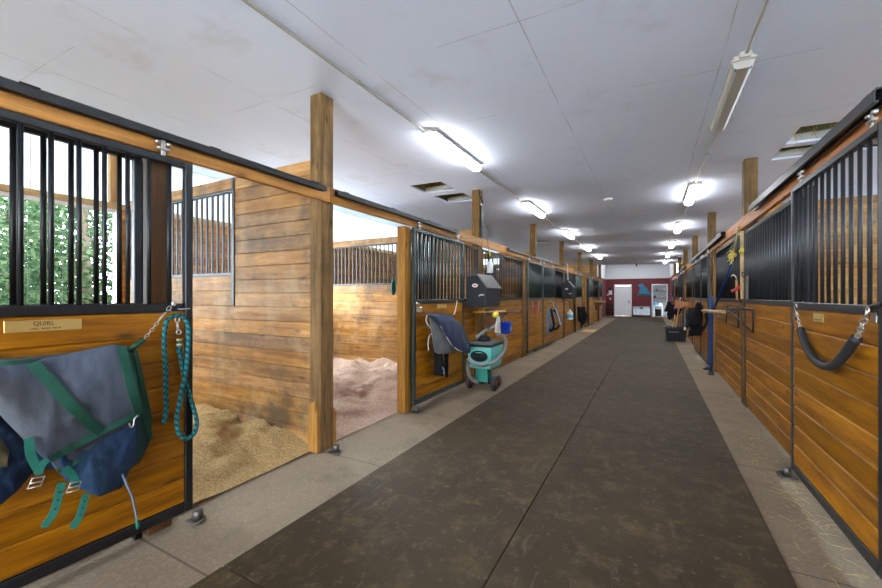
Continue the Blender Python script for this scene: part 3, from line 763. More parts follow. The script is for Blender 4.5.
stall_front(1, DR, 3.9, 6.24, 'barred stall front with the black wire blanket rack', gF, 'worn_steel')
stall_front(1, DR, 6.42, 8.84, 'barred stall front with yellow twine tied to its bars', gF)
stall_front(1, DR, 11.42, 13.55, 'barred stall front behind the hanging black rugs', gF)
stall_front(1, DR, 13.74, 16.0, 'barred stall front behind the broom tub', gF)
stall_front(1, DR, 18.7, 20.88, 'sixth barred stall front along the blue-pole row', gF)
stall_front(1, DR, 21.06, 23.2, 'last barred stall front of the blue-pole row', gF)
jamb(1, DR, 8.86, 'wooden jamb beside the blue pole'); jamb(1, DR, 11.27, 'wooden jamb behind the first hanging black rug'); jamb(1, DR, 16.02, 'wooden jamb beyond the broom tub'); jamb(1, DR, 18.55, 'far wooden jamb of the blue-pole row'); jamb(1, DR, 23.22, 'last wooden jamb of the blue-pole row')
stall_door(1, DR, 2.565, 3.935, 'pine sliding door with the black rubber strap on chains', gD, 'worn_steel', plate=(3.38, .17, ''))
stall_door(1, DR, 9.06, 10.33, 'pine sliding door just past the blue pole', gD)
stall_door(1, DR, 10.37, 11.80, 'pine sliding door with the first hanging black rug', gD)
stall_door(1, DR, 16.0, 17.4, 'fourth sliding door along the blue-pole row', gD)
stall_door(1, DR, 17.45, 18.85, 'fifth sliding door along the blue-pole row', gD)
stall_door(1, DR, 22.9, 24.3, 'last sliding door of the blue-pole row', gD)
door_track(1, DR, 2.62, 5.35, 'worn steel door track above the rubber strap door')
door_track(1, DR, 7.35, 10.2, 'door track above the blue pole'); door_track(1, DR, 10.22, 13.2, 'door track above the hanging black rugs'); door_track(1, DR, 15.2, 20.0, 'door track at the far end of the blue-pole row')

# dividers between stalls: solid boards by the aisle, grille towards the outer wall
def divider(s, D, back, y, label, solid=1.28, ztop=2.57, g=True):
    x0 = D + .142; x1 = back - .002
    t = thing('stall_divider', label, 'stall divider', (s * (x0 + x1) / 2, y + .03, 0), 'wooden dividers between stalls')
    xm = x0 + solid; A = lambda v: s * v
    m = MB(); boards_x(m, min(A(x0), A(x1)), max(A(x0), A(x1)), y, y + .06, .02, 1.3025)
    boards_x(m, min(A(x0), A(xm)), max(A(x0), A(xm)), y, y + .06, 1.3025, ztop)
    boards_x(m, min(A(xm + .01), A(x1)), max(A(xm + .01), A(x1)), y, y + .06, 1.3025, 1.63)
    m.box(A(xm + .01), A(x1), y, y + .06, ztop - .12, ztop, .004); m.build('board_panel', 'divider_x', t)
    m = MB()
    m.box(A(xm - .012), A(xm + .028), y - .012, y - .001, 1.3, ztop - .005, .002); m.box(A(xm + .028), A(x1), y + .01, y + .05, 1.63, 1.665, .003); m.box(A(xm + .028), A(x1), y + .01, y + .05, ztop - .15, ztop - .12, .003)
    m.build('grille_frame', 'worn_steel', t)
    n = int((x1 - xm) / .1); z0 = 1.665; z1 = ztop - .15; key = ('dv', round(z1, 3))
    for i in range(1, n + 1):
        loc = (s * (xm + .03 + i * .1), y + .03, z0)
        if loc[0] * s > x1 - .03: continue
        if key not in BAR:
            m = MB(); m.box(loc[0] - .011, loc[0] + .011, loc[1] - .011, loc[1] + .011, z0, z1, .003); BAR[key] = m.build('bar', 'worn_steel', t, loc=loc)
        else: inst(BAR[key], 'bar', t, loc)
dl = ['stained board divider with grille between the two open stalls', 'pale board divider with long grille at the back of the second open stall', 'third board divider behind the vacuum row', 'fourth board divider behind the vacuum row', 'fifth board divider behind the vacuum row', 'sixth board divider behind the vacuum row']
dr = ['board divider beside the first blue-pole door', 'board divider seen through the bars of the rubber strap door', 'third board divider behind the blue-pole row', 'fourth board divider behind the blue-pole row', 'fifth board divider behind the blue-pole row', 'sixth board divider behind the blue-pole row']
for k in range(6):
    divider(-1, DL, BACKL, PY0[k] + .05, dl[k], 1.17 if k == 0 else .8, 2.68 if k == 0 else 2.57)
    divider(1, DR, BACKR, PY0[k] + .05, dr[k], 3.2 if k == 1 else 1.6, 2.57)

# floor guides for the doors
for y, s, D, lb in ((1.44, -1, DL, 'iron floor guide at the corner of the blanket door'), (2.66, -1, DL, 'iron floor guide at the foot of the scuffed wooden post'), (4.03, -1, DL, 'iron floor guide at the foot of the navy blanket door'), (3.98, 1, DR, 'iron floor guide at the corner of the rubber strap door'), (9.0, 1, DR, 'iron floor guide under the blue pole')):
    d = D - .10; t = thing('floor_guide', lb, 'door guide', (s * d, y, 0), 'iron door guides on the floor')
    m = MB(); m.box(s * (d - .05), s * (d + .05), y - .04, y + .03, .001, .008, .002); m.tube(curve([(s * (d - .05), y - .06, .012), (s * (d - .075), y - .02, .022), (s * (d - .05), y + .02, .02), (s * (d - .02), y + .03, .014)]), .009, 6); m.build('base', 'rust_iron', t)
    m = MB(); m.lathe([(.012, 0), (.03, .004), (.03, .06), (.022, .065), (.008, .066)], (s * (d - .015), y, .008), n=14); m.build('roller', 'iron', t)

# ------------------------------------------------------------------ ceiling fittings
for X, lb in ((-2.2, 'grey conduit running along the ceiling over the vacuum row lights'), (.60, 'grey conduit running along the ceiling over the blue-pole row lights')):
    t = thing('ceiling_conduit', lb, 'conduit', (X, 10, cz(X) - .014), 'ceiling conduits')
    m = MB(); m.tube([(X, y * 1.0, cz(X) - .014) for y in range(-4, 25)], .0125, 8); m.build('pipe', 'conduit', t)
    m = MB()
    for k in range(16):
        y = -2.2 + k * 1.6; m.tube([(X - .018, y, cz(X) - .002), (X - .016, y, cz(X) - .02), (X, y, cz(X) - .029), (X + .016, y, cz(X) - .02), (X + .018, y, cz(X) - .002)], .004, 5)
    m.build('clips', 'conduit', t)
def fixture(X, y0, lit, lb, cx):
    y1 = y0 + 1.3; z = cz(X) - .002
    t = thing('ceiling_light', lb, 'ceiling light', (X, (y0 + y1) / 2, z - .1), 'ceiling strip lights')
    m = MB(); m.box(X - .075, X + .075, y0, y1, z - .045, z - .028, .004); m.box(X - .06, X + .06, y0 + .02, y1 - .02, z - .028, z, .004); m.box(min(X, cx) - .03, max(X, cx) + .03, y0 - .03, y0 + .05, z - .04, z, .006)
    m.build('housing', 'housing', t)
    m = MB(); pr = [(-.068, z - .045), (-.058, z - .085), (-.035, z - .1), (.035, z - .1), (.058, z - .085), (.068, z - .045)]
    m.prism([(X + a, y0 + .02, q) for a, q in pr], (0, y1 - y0 - .04, 0)); m.build('diffuser', 'lamp_lit' if lit else 'lamp_off', t)
    if not lit:
        m = MB(); m.box(X - .05, X + .05, y0 + .022, y0 + .06, z - .097, z - .09, .002); m.build('end_label', 'lightblue', t)
    for y in [y0 + .12 + k * .35 for k in range(4)]:
        m = MB(); m.box(X - .078, X - .068, y, y + .025, z - .062, z - .03, .002); m.build('clip', 'silver', t); m = MB(); m.box(X + .068, X + .078, y, y + .025, z - .062, z - .03, .002); m.build('clip', 'silver', t)
for k in range(5): fixture(-2.13, 3.72 + 3.66 * k, True, '%s lit strip light along the vacuum row ceiling' % ord_(k), -2.2)
for k in range(6): fixture(.59, 3.55 + 3.66 * k, k > 0, 'unlit strip light on the ceiling above the blue-pole side' if k == 0 else '%s lit strip light along the blue-pole row ceiling' % ord_(k - 1), .60)
q = PY(608, 199, 7.5)
X = -.715; t = thing('smoke_detector', 'white round smoke detector on the aisle ceiling', 'smoke detector', (X, 7.83, cz(X) - .04))
m = MB(); m.lathe([(.075, 0), (.075, -.018), (.065, -.03), (.04, -.038), (.005, -.04)], (X, 7.83, cz(X) - .001), n=20); m.build('body', 'white_plastic', t)
m = MB(); m.lathe([(.006, 0), (.006, -.004), (.002, -.006)], (X + .03, 7.83, cz(X) - .039), n=8); m.build('indicator', 'red_tag', t)
# ------------------------------------------------------------------ things hung on the vacuum row
def fold(p, a=1.0, f=7.0, sd=0.0): return a * noise.fractal(Vector((p[1] * f + sd, p[2] * f * .6, sd)), 0.8, 2.1, 3)
def resample(pts, u):
    ls = [math.dist(pts[i][:2], pts[i + 1][:2]) for i in range(len(pts) - 1)]; T = sum(ls) * u
    for i, l in enumerate(ls):
        if T <= l or i == len(ls) - 1:
            q = min(1, T / max(l, 1e-9)); return tuple(pts[i][k] + (pts[i + 1][k] - pts[i][k]) * q for k in range(len(pts[0])))
        T -= l
def drape(top, bot, X, amp=.012, f=8.0, sd=0.0, belly=.05, nu=44, nv=34, pix=None, s=1):
    """hanging cloth between two outlines given as (px, py, extra-x); s = direction of the aisle"""
    def fn(u, v):
        a, b = resample(top, u), resample(bot, u); q = (a[0] + (b[0] - a[0]) * v, a[1] + (b[1] - a[1]) * v); e = a[2] + (b[2] - a[2]) * v
        if pix: q = pix(*q)
        p = P(q[0], q[1], X); x = X + s * (e + belly * math.sin(PI * min(1, v * .9 + .1)) ** .8) + fold(p, amp, f, sd)
        return P(q[0], q[1], x)
    m = MB(); m.grid(fn, nu, nv); return m, fn
def on(fn, u, v, lift=.006, s=1): p = fn(u, v); return Vector((p.x + s * lift, p.y, p.z))

def PL(px, py, p0, p1, off=0.0):
    """point on the upright plane through floor points p0 and p1, seen at a photo pixel"""
    k = (px - 441) / FPX; dx, dy = SN * 1 + k * CS * 0, 0
    rx, ry = -SN + k * CS, CS + k * SN          # sight line per unit depth
    ex, ey = p1[0] - p0[0], p1[1] - p0[1]
    zc = (p0[0] * ey - p0[1] * ex) / (rx * ey - ry * ex)
    n = Vector((-ey, ex, 0)).normalized()
    if n.y > 0: n = -n
    return Vector((rx * zc, ry * zc, CAMH - (py - HOR) * zc / FPX)) + n * off
def drape_slant(top, bot, p0, p1, amp, f, sd, belly, nu, nv, pix):
    def fn(u, v):
        a, b = resample(top, u), resample(bot, u); q = pix(a[0] + (b[0] - a[0]) * v, a[1] + (b[1] - a[1]) * v)
        p = PL(*q, p0, p1); return PL(*q, p0, p1, belly * math.sin(PI * u) * (.4 + .6 * v) + fold((p.x, p.y + p.x * 3, p.z), amp, f, sd))
    m = MB(); m.grid(fn, nu, nv); return m
cr = lambda x, y: (x / 2.9375, 340 + y / 2.9375)
# --- the green trimmed canvas blanket on the first door
XB = -2.47
t = thing('horse_blanket', 'grey canvas horse blanket with green trim, straps and buckles hung on the first sliding door', 'horse blanket', (-2.40, .8, .9))
# inner quilted layers first
m, f3 = drape([(-60, 120, 0), (0, 215, 0), (60, 290, 0)], [(-60, 520, 0), (0, 482, 0), (50, 440, 0), (100, 380, 0)], XB, .02, 9, 2.2, .07, pix=cr)
m.build('inner_fold', 'quilt_blue', t, solid=.012)
m, f4 = drape([(-40, 270, .03), (0, 285, .03), (22, 320, .03)], [(-40, 400, .03), (0, 395, .03), (24, 380, .03)], XB, .012, 9, 4.2, .07, pix=cr)
m.build('olive_lining', 'olive', t, solid=.01)
m, f2 = drape([(300, 30, -.01), (350, 15, -.01), (395, 30, -.015)], [(350, 392, -.02), (405, 362, -.02), (442, 290, -.02), (440, 235, -.02)], XB, .010, 8, 5.5, .035, pix=cr)
m.build('rear_flap', 'quilt_green', t, solid=.014)
m, f1 = drape([(75, 275, -.01), (200, 240, -.01), (402, 205, -.01)], [(110, 380, -.01), (165, 372, .0), (215, 425, .01), (290, 457, .01), (355, 432, .0), (398, 335, .0)], XB, .014, 10, 1.1, .055, pix=cr)
m.build('quilted_body', 'quilt_blue', t, solid=.014)
m, f0 = drape([(-70, 78, .0), (0, 70, 0), (100, 60, 0), (220, 36, 0), (330, 14, 0), (352, 18, 0)], [(-70, 160, .07), (0, 216, .07), (70, 290, .07), (142, 357, .07), (260, 292, .07), (406, 218, .065)], XB, .011, 6.2, 7.7, .07, nu=60, nv=44, pix=cr)
m.build('outer_flap', 'canvas_grey', t, solid=.008)
def web(fn, uv, w, name, mat='green_web', lift=.007, parent=t):
    pts = [on(fn, u, v, lift) for u, v in uv]
    k = MB(); k.ribbon(curve(pts, 4), w, (1, 0, .15), .004); return k.build(name, mat, parent)
web(f0, [(1, v / 12) for v in range(13)], .042, 'edge_trim')
ub = 0.0
bl = [(-70, 160), (0, 216), (70, 290), (142, 357), (260, 292), (406, 218)]
tot = sum(math.dist(bl[i], bl[i + 1]) for i in range(5)); uc = sum(math.dist(bl[i], bl[i + 1]) for i in range(3)) / tot
web(f0, [(uc + (1 - uc) * k / 14, .975) for k in range(15)], .036, 'hem_trim')
def uv_at(fn, cx, cy):
    tgt = cr(cx, cy); best = None
    for i in range(61):
        for j in range(41):
            u, v = i / 60, j / 40; p = fn(u, v)
            zc = p.y * CS - p.x * SN; xc = p.y * SN + p.x * CS
            d = math.dist(tgt, (441 + FPX * xc / zc, HOR - FPX * (p.z - CAMH) / zc))
            if best is None or d < best[0]: best = (d, u, v)
    return best[1:]
def web_px(fn, pts, w, name, mat='green_web', lift=.008): return web(fn, [uv_at(fn, *q) for q in pts], w, name, mat, lift)
web_px(f0, [(92, 66), (113, 89), (135, 112), (160, 138), (185, 163), (210, 189), (235, 215), (261, 242), (288, 270)], .046, 'cross_strap', lift=.014)
web_px(f0, [(-10, 72), (40, 68), (95, 63)], .018, 'top_trim')
# hem fold of green-blue below the outer flap
m, fl_ = drape([(400, 214, .035), (300, 254, .035), (200, 307, .035), (140, 340, .03)], [(388, 262, .03), (330, 290, .035), (272, 322, .04), (222, 362, .04), (168, 388, .03)], XB, .004, 8, 2.1, .02, nu=40, nv=12, pix=cr); m.build('lower_hem', 'canvas_grey', t, solid=.008)
web(fl_, [(k / 14, .93) for k in range(15)], .022, 'lower_hem_trim')
web(f2, [(1, v / 12) for v in range(13)], .02, 'rear_trim')
web(f2, [(.72, v / 12) for v in range(13)], .02, 'rear_trim')
def hang_px(pts, X, w, name, mat, parent=t, nrm=(1, -.2, .1), th=.004):
    k = MB(); k.ribbon(curve([P(*cr(x, y), X) for x, y in pts], 6), w, nrm, th); return k.build(name, mat, parent)
hang_px([(85, 288), (88, 330), (100, 360), (118, 392)], XB + .11, .03, 'leg_strap', 'green_strap')
hang_px([(140, 350), (122, 368), (112, 395)], XB + .12, .026, 'leg_strap', 'green_strap')
hang_px([(190, 375), (215, 400), (222, 425)], XB + .12, .028, 'leg_strap', 'green_strap')
for pts in (((182, 418), (172, 455), (158, 505), (128, 550)), ((252, 452), (245, 480), (232, 520), (212, 553))):
    st = hang_px(pts, XB + .10, .030, 'hanging_strap', 'green_strap')
    k = MB()
    c = curve([P(*cr(x, y), XB + .105) for x, y in pts], 6)
    for q in c[5:14:3]: k.lathe([(.0045, 0), (.0045, .002), (.001, .0021)], q + Vector((.0, 0, 0)), (1, -.2, .1), 8)
    k.build('strap_holes', 'engrave', st)
for cx, cy in ((106, 417), (217, 430)):
    k = MB(); c = P(*cr(cx, cy), XB + .13)
    q = [c + Vector((0, a, b)) for a, b in ((-.027, -.018), (.015, -.022), (.027, .014), (-.012, .020))]
    k.tube(q, .0042, 6, closed=True); k.tube([(q[0] + q[3]) / 2, (q[1] + q[2]) / 2 + Vector((.004, 0, 0))], .003, 6); k.build('buckle', 'silver', t)
k = MB(); k.tube(curve([P(*cr(x, y), XB + .10) for x, y in ((360, 395), (372, 425), (388, 460), (398, 505), (404, 540))], 6), .005, 6); k.build('tie_cord', 'strap_blue', t)
k = MB(); k.tube([P(*cr(x, y), XB + .10) for x, y in ((403, 528), (406, 553))], .009, 6); k.build('cord_end', 'green_strap', t)
k = MB(); k.tube(curve([P(*cr(x, y), XB + .11) for x, y in ((405, 222), (395, 232), (392, 250), (384, 256), (380, 245))], 5), .004, 6); k.build('ring', 'silver', t)
# bar under it
t = thing('blanket_bar', 'green sleeved blanket bar hanging by a chain and snap under the grey canvas blanket', 'blanket bar', (-2.42, .8, 1.2))
a = P(133, 348, -2.46); b_ = P(143.5, 339.5, -2.46)
k = MB(); k.tube([(-2.46, -.2, a.z + .02), (-2.46, a.y - .25, a.z - .005), a - (b_ - a) * .5], .012, 10); k.build('bar', 'iron', t)
k = MB(); k.tube([a - (b_ - a) * .4, b_], .014, 10); k.build('sleeve', 'green_web', t)
k = MB(); chain(k, b_, P(160, 319, -2.475), 0.004, .026, .0022); k.build('chain', 'silver', t)
s0, s1 = P(159.5, 319.5, -2.475), P(172, 305, -2.50)
k = MB(); k.tube([s0, s0.lerp(s1, .5)], [.006, .005], 8); c = s0.lerp(s1, .75); dr = (s1 - s0).normalized(); pr = dr.cross(Vector((1, 0, 0))).normalized()
k.tube([c + dr * math.cos(g) * .018 + pr * math.sin(g) * .010 for g in [2 * PI * i / 14 for i in range(14)]], .0032, 6, closed=True)
k.tube([c - dr * .004 + pr * .004, c - dr * .004 + pr * .022], .0025, 6); k.build('snap', 'silver', t)
k = MB(); c = P(174, 303.5, -2.515); k.tube([c + Vector((0, math.cos(g) * .012, math.sin(g) * .012)) for g in [2 * PI * i / 12 for i in range(12)]], .003, 6, closed=True); k.box(-2.521, -2.512, c.y - .01, c.y + .01, c.z - .012, c.z + .012, .002); k.build('rail_eye', 'silver', t)
k = MB(); c = P(178, 309, -2.52); k.tube([c, c + Vector((.03, 0, 0)), c + Vector((.035, .05, .002))], .003, 6); k.build('hook_pin', 'silver', t)
# lead rope
XR = -2.485
rp = lambda x, y: P(130 + x / 3.675, 290 + y / 3.675, XR)
t = thing('lead_rope', 'teal and black twisted lead rope looped on the edge of the first sliding door', 'lead rope', (XR, 1.33, 1.2))
path = [(123, 492), (133, 440), (132, 370), (131, 300), (127, 230), (127, 160), (135, 115), (160, 97), (188, 98), (207, 120), (212, 160), (208, 220), (202, 300), (192, 340), (178, 410), (172, 480), (182, 530), (210, 545), (237, 525), (245, 480), (232, 420), (210, 350), (196, 290), (186, 240), (182, 200)]
pts = [rp(x, y) for x, y in path]
for i, p in enumerate(pts):
    if 9 <= i <= 14: p.x += .012
    if 20 <= i <= 22: p.x -= .008
k = MB(); k.tube(curve(pts, 7), .0125, 10); k.build('rope', 'rope_teal', t)
k = MB(); k.tube([rp(181, 235), rp(180, 215), rp(180, 178)], [.0145, .015, .014], 10); k.build('rope_eye', 'rope_teal', t)
for y in (182, 200):
    k = MB(); k.lathe([(.0155, -.006), (.0165, -.003), (.0165, .003), (.0155, .006)], rp(181, y), (0, 0, 1), 12); k.build('clamp', 'brass', t)
k = MB(); c = rp(178, 155); k.tube([c + Vector((.004, math.cos(g) * .013, math.sin(g) * .013)) for g in [2 * PI * i / 12 for i in range(12)]], .004, 6, closed=True)
k.tube([rp(176, 145), rp(174, 120)], [.008, .006], 8); c = rp(173, 108); k.tube([c + Vector((.003, math.cos(g) * .012, math.sin(g) * .018)) for g in [2 * PI * i / 12 for i in range(12)]], .0038, 6, closed=True); k.build('bolt_snap', 'silver', t)

# --- navy blanket on the second door
XN = -2.47
cn = lambda x, y: (410 + x / 6.53, 300 + y / 6.53)
t = thing('horse_blanket', 'navy horse blanket with grey lining hung on the second sliding door by the teal vacuum', 'horse blanket', (XN, 4.7, 1.0))
m, g0 = drape([(150, 180, .0), (155, 150, .0), (160, 130, 0)], [(160, 490, .04), (215, 500, .04), (225, 430, .04)], XN, .014, 9, 2.7, .05, nu=20, pix=cn); m.build('lower_bundle', 'blanket_charcoal', t, solid=.012)
m, g0 = drape([(225, 340, .02), (250, 330, .02)], [(232, 505, .03), (248, 505, .03)], XN, .01, 9, 2.7, .03, nu=10, pix=cn); m.build('hanging_flap', 'blanket_black', t, solid=.012)
m, g1 = drape([(125, 100, .0), (165, 95, .0), (215, 120, .0), (240, 170, .0)], [(160, 340, .09), (185, 352, .09), (240, 350, .09), (300, 335, .09)], XN, .008, 7, 3.1, .07, pix=cn); m.build('grey_lining', 'lining_grey', t, solid=.012)
m, g2 = drape([(115, 92, .0), (165, 88, .02), (215, 90, .04), (270, 105, .08), (330, 160, .1), (370, 230, .11), (392, 300, .12)], [(125, 105, .05), (160, 120, .09), (200, 170, .12), (235, 240, .14), (275, 300, .15), (325, 335, .16), (392, 345, .16)], XN, .012, 10, 9.3, .05, pix=cn); m.build('navy_shell', 'navy', t, solid=.012)
k = MB(); k.tube(curve([on(g2, u / 14, 1.0, .004) for u in range(2, 13)], 4), .008, 7); k.build('piping', 'piping', t)
k = MB(); k.tube(curve([P(*cn(x, y), XN + .05) for x, y in ((112, 100), (106, 140), (140, 190), (155, 208), (128, 232), (118, 280), (122, 330))], 6), .010, 7, flat=.5); k.build('tie_strap', 'white_cloth', t)
k = MB(); k.tube(curve([P(*cn(x, y), XN + .07) for x, y in ((212, 440), (222, 460), (218, 480))], 6), .011, 7); k.build('blue_clip', 'lightblue', t)
t = thing('blanket_bar', 'blanket bar with pale cord holding the navy blanket to the second door', 'blanket bar', (XN, 4.7, 1.2))
k = MB(); k.tube([P(*cn(60, 60), XN - .02), P(*cn(90, 78), XN), P(*cn(160, 104), XN + .01), P(*cn(285, 100), XN + .01)], .010, 8); k.build('bar', 'iron', t)
k = MB(); k.tube(curve([P(*cn(285, 100), XN + .01), P(*cn(300, 50), XN - .005), P(*cn(308, 5), XN - .03)], 6), .007, 6); k.build('cord', 'white_cloth', t)
k = MB(); c = P(*cn(52, 60), -2.52); k.box(-2.519, -2.47, c.y - .05, c.y + .03, c.z - .04, c.z + .03, .01); k.tube([c + Vector((.02, 0, .02)), c + Vector((.045, -.05, .06)), c + Vector((.03, -.09, .08))], .012, 6); k.build('wall_clip', 'silver', t)

# --- black wall boxes
def wall_box(y0, y1, label, s=-1, D=2.52, dep=.33, zb=1.24, zt=1.73):
    t = thing('wall_box', label, 'tack box', (s * (D - dep / 2), (y0 + y1) / 2, zb), 'black boxes on the stall fronts')
    xb, xf, xk = s * D, s * (D - dep), s * (D - dep * .55)
    m = MB(); m.prism([(xb, y0, zb), (xf, y0, zb), (xf, y0, zt - .19), (xk, y0, zt), (xb, y0, zt - .025)], (0, y1 - y0, 0)); o = m.build('body', 'black_plastic', t)
    bv = o.modifiers.new('soft_edges', 'BEVEL'); bv.width = .012; bv.segments = 2
    m = MB(); n = Vector((.19, 0, dep * .45)).normalized() if s < 0 else Vector((-.19, 0, dep * .45)).normalized(); n = Vector((abs(n.x) * (1 if s < 0 else -1), 0, n.z))
    A, B = Vector((xk, y0 - .008, zt)), Vector((xf, y0 - .008, zt - .19)); e = (B - A).normalized()
    m.prism([A - e * .01, B + e * .02, B + e * .02 + n * .016, A - e * .01 + n * .016], (0, y1 - y0 + .016, 0)); m.build('lid', 'grey_plastic', t)
    m = MB(); c = Vector((s * (D - dep * .45), y0 - .004, zb + .33)); m.prism([c + Vector((.048 * math.cos(g), 0, .028 * math.sin(g))) for g in [2 * PI * i / 20 for i in range(20)]], (0, .006, 0)); lb = m.build('badge', 'white_cloth', t)
    m = MB(); m.prism([c + Vector((.036 * math.cos(g), -.0015, .010 * math.sin(g))) for g in [2 * PI * i / 16 for i in range(16)]], (0, .002, 0)); m.build('badge_mark', 'red_tag', lb)
    m = MB(); m.tube([(s * (D - dep * .8) - .045, y0 - .012, zb + .17), (s * (D - dep * .8) - .01, y0 - .02, zb + .19), (s * (D - dep * .8) + .035, y0 - .012, zb + .185)], .012, 8); m.build('latch', 'silver', t)
    return t
wall_box(5.50, 6.12, 'black slant-lidded box on the stall front above the teal vacuum')
wall_box(13.18, 13.54, 'second black slant-lidded box farther down the vacuum row', D=2.61, dep=.36, zb=1.31, zt=1.88)

# --- teal vacuum on wheels
vx, vy = -2.25, 5.62
t = thing('stable_vacuum', 'teal wheeled vacuum with grey hose parked below the black wall box', 'vacuum cleaner', (vx, vy, 0))
hw, hl = .19, .26
def rect(z, a, b, ox=0, oy=0): return [(vx + ox + sx * a, vy + oy + sy * b, z) for sx, sy in ((-1, -1), (1, -1), (1, 1), (-1, 1))]
def frus(m, secs):
    vs = []; fs = []
    for r in secs: vs += r
    for i in range(len(secs) - 1):
        for k in range(4): fs.append([i * 4 + k, i * 4 + (k + 1) % 4, (i + 1) * 4 + (k + 1) % 4, (i + 1) * 4 + k])
    fs += [[3, 2, 1, 0], [(len(secs) - 1) * 4 + k for k in range(4)]]; m._add(vs, fs)
m = MB(); frus(m, [rect(.335, hw * .88, hl * .88), rect(.345, hw * .90, hl * .90), rect(.66, hw, hl)]); o = m.build('tank', 'teal', t); bv = o.modifiers.new('soft', 'BEVEL'); bv.width = .018; bv.segments = 3
m = MB(); frus(m, [rect(.655, hw * 1.05, hl * 1.05), rect(.695, hw * 1.06, hl * 1.06)]); o = m.build('rim', 'black_plastic', t); bv = o.modifiers.new('soft', 'BEVEL'); bv.width = .01; bv.segments = 2
m = MB(); frus(m, [rect(.695, hw * .98, hl * .98), rect(.722, hw * .92, hl * .92)]); o = m.build('lid', 'grey_plastic', t); bv = o.modifiers.new('soft', 'BEVEL'); bv.width = .01; bv.segments = 2
m = MB(); m.lathe([(.10, .0), (.105, .03), (.085, .065), (.05, .08), (.02, .082)], (vx - .03, vy + .02, .722), n=18); m.build('motor_cap', 'black_plastic', t)
m = MB(); c = Vector((vx + .0, vy - hl * .97, .52)); m.prism([c + Vector((.125 * math.cos(g), 0, .068 * math.sin(g))) for g in [2 * PI * i / 28 for i in range(28)]], (0, .03, 0))
m.tube([c + Vector((.128 * math.cos(g), -.008, .071 * math.sin(g))) for g in [2 * PI * i / 28 for i in range(28)]], .011, 7, closed=True); m.build('handle_plate', 'black_plastic', t)
m = MB(); c2 = c + Vector((0, -.012, 0)); m.tube([c2 + Vector((-.1, 0, 0)), c2 + Vector((0, -.02, .012)), c2 + Vector((.1, 0, 0))], .012, 8); m.build('handle', 'rubber', t)
m = MB(); frus(m, [rect(.13, .11, .10, .0, -.08), rect(.335, .085, .09, 0, -.06)]); m.build('chassis', 'teal_dark', t)
m = MB(); m.tube([(vx - .17, vy - .14, .11), (vx + .19, vy - .14, .11)], .012, 8); m.tube([(vx - .1, vy + .2, .09), (vx + .12, vy + .2, .09)], .01, 8); m.box(vx - .02, vx + .02, vy - .14, vy + .2, .1, .135, .004)
for sx in (-1, 1): m.tube([(vx + sx * .11, vy - .14, .11), (vx + sx * .12, vy - .14, .31)], .013, 8)
m.build('axle', 'black_steel', t)
for (dx, dy, r, wd) in ((-.2, -.14, .11, .05), (.2, -.14, .11, .05), (-.13, .2, .085, .035), (.14, .2, .085, .035)):
    c = Vector((vx + dx, vy + dy, r)); m = MB()
    m.lathe([(r * .39, -wd / 2), (r * .92, -wd / 2), (r, -wd * .25), (r, wd * .25), (r * .92, wd / 2), (r * .39, wd / 2)], c, (1, 0, 0), 24); wh = m.build('wheel', 'rubber', t)
    m = MB(); m.lathe([(.012, -wd * .56), (r * .36, -wd * .52), (r * .40, -wd * .4), (r * .40, wd * .4), (r * .36, wd * .52), (.012, wd * .56)], c, (1, 0, 0), 16); m.build('hub', 'red_hub', wh)
ch = lambda x, y, X: P(420 + x / 5.88, 300 + y / 5.88, X)
m = MB(); m.tube(curve([ch(330, 225, -2.36), ch(370, 190, -2.3), ch(420, 165, -2.22), ch(448, 150, -2.15)], 6), .027, 10); m.build('hose_stub', 'hose', t)
hp = [ch(450, 208, -2.3), ch(480, 205, -2.22), ch(503, 240, -2.12), ch(498, 290, -2.04), ch(465, 340, -1.98), ch(420, 370, -1.98), ch(360, 385, -2.04), ch(310, 370, -2.1), ch(288, 350, -2.2), ch(280, 380, -2.28), ch(285, 430, -2.30), ch(305, 465, -2.30), ch(335, 482, -2.28)]
m = MB(); hc = curve(hp, 10); m.tube(hc, [.027 + .002 * (i % 2) for i in range(len(hc))], 10); m.build('hose', 'hose', t)
m = MB(); m.tube([(vx - .05, vy + .12, .70), (vx - .05, vy + .14, .90)], .016, 10); m.tube([(vx - .05, vy + .13, .85), (vx + .02, vy + .10, .93)], .02, 8); m.build('hose_holder', 'rubber', t)

# --- folding saddle rack, tools and bucket beyond
t = thing('saddle_rack', 'brown wooden saddle rack board jutting from the stall front above the blue bucket', 'saddle rack', (-2.4, 6.55, 1.2))
m = MB(); m.box(-2.618, -1.98, 6.50, 6.62, 1.115, 1.185, .012, mat=None); m.build('board', 'brown_wood', t)
m = MB(); m.prism([(-2.615, 6.54, .85), (-2.56, 6.54, .85), (-2.2, 6.54, 1.113), (-2.615, 6.54, 1.113)], (0, .04, 0)); m.build('brace', 'brown_wood', t)
t = thing('wooden_rack', 'plywood saddle rack with dowel arm under the black wall box', 'saddle rack', (-2.5, 5.98, 1.0))
m = MB(); m.prism([(-2.617, 6.02, 1.22), (-2.617, 6.02, .82), (-2.595, 6.02, .82), (-2.56, 6.0, 1.02), (-2.44, 6.0, 1.19), (-2.44, 6.0, 1.22)], (0, .03, 0)); m.build('plate', 'pine_y', t)
m = MB(); m.tube([(-2.61, 5.96, 1.14), (-2.05, 5.99, 1.17)], .016, 8); m.build('dowel', 'handle_wood', t)
t = thing('grooming_tools', 'white cloth with yellow sponge hanging from the dowel above the vacuum', 'cloth', (-2.07, 5.98, 1.0))
m, ff = drape([(452, 95, 0), (470, 95, 0)], [(440, 190, 0), (472, 195, 0)], -2.07, .012, 14, 3.3, .02, nu=10, nv=14, pix=lambda x, y: (420 + x / 5.88, 300 + y / 5.88)); m.build('cloth', 'white_cloth', t, solid=.012)
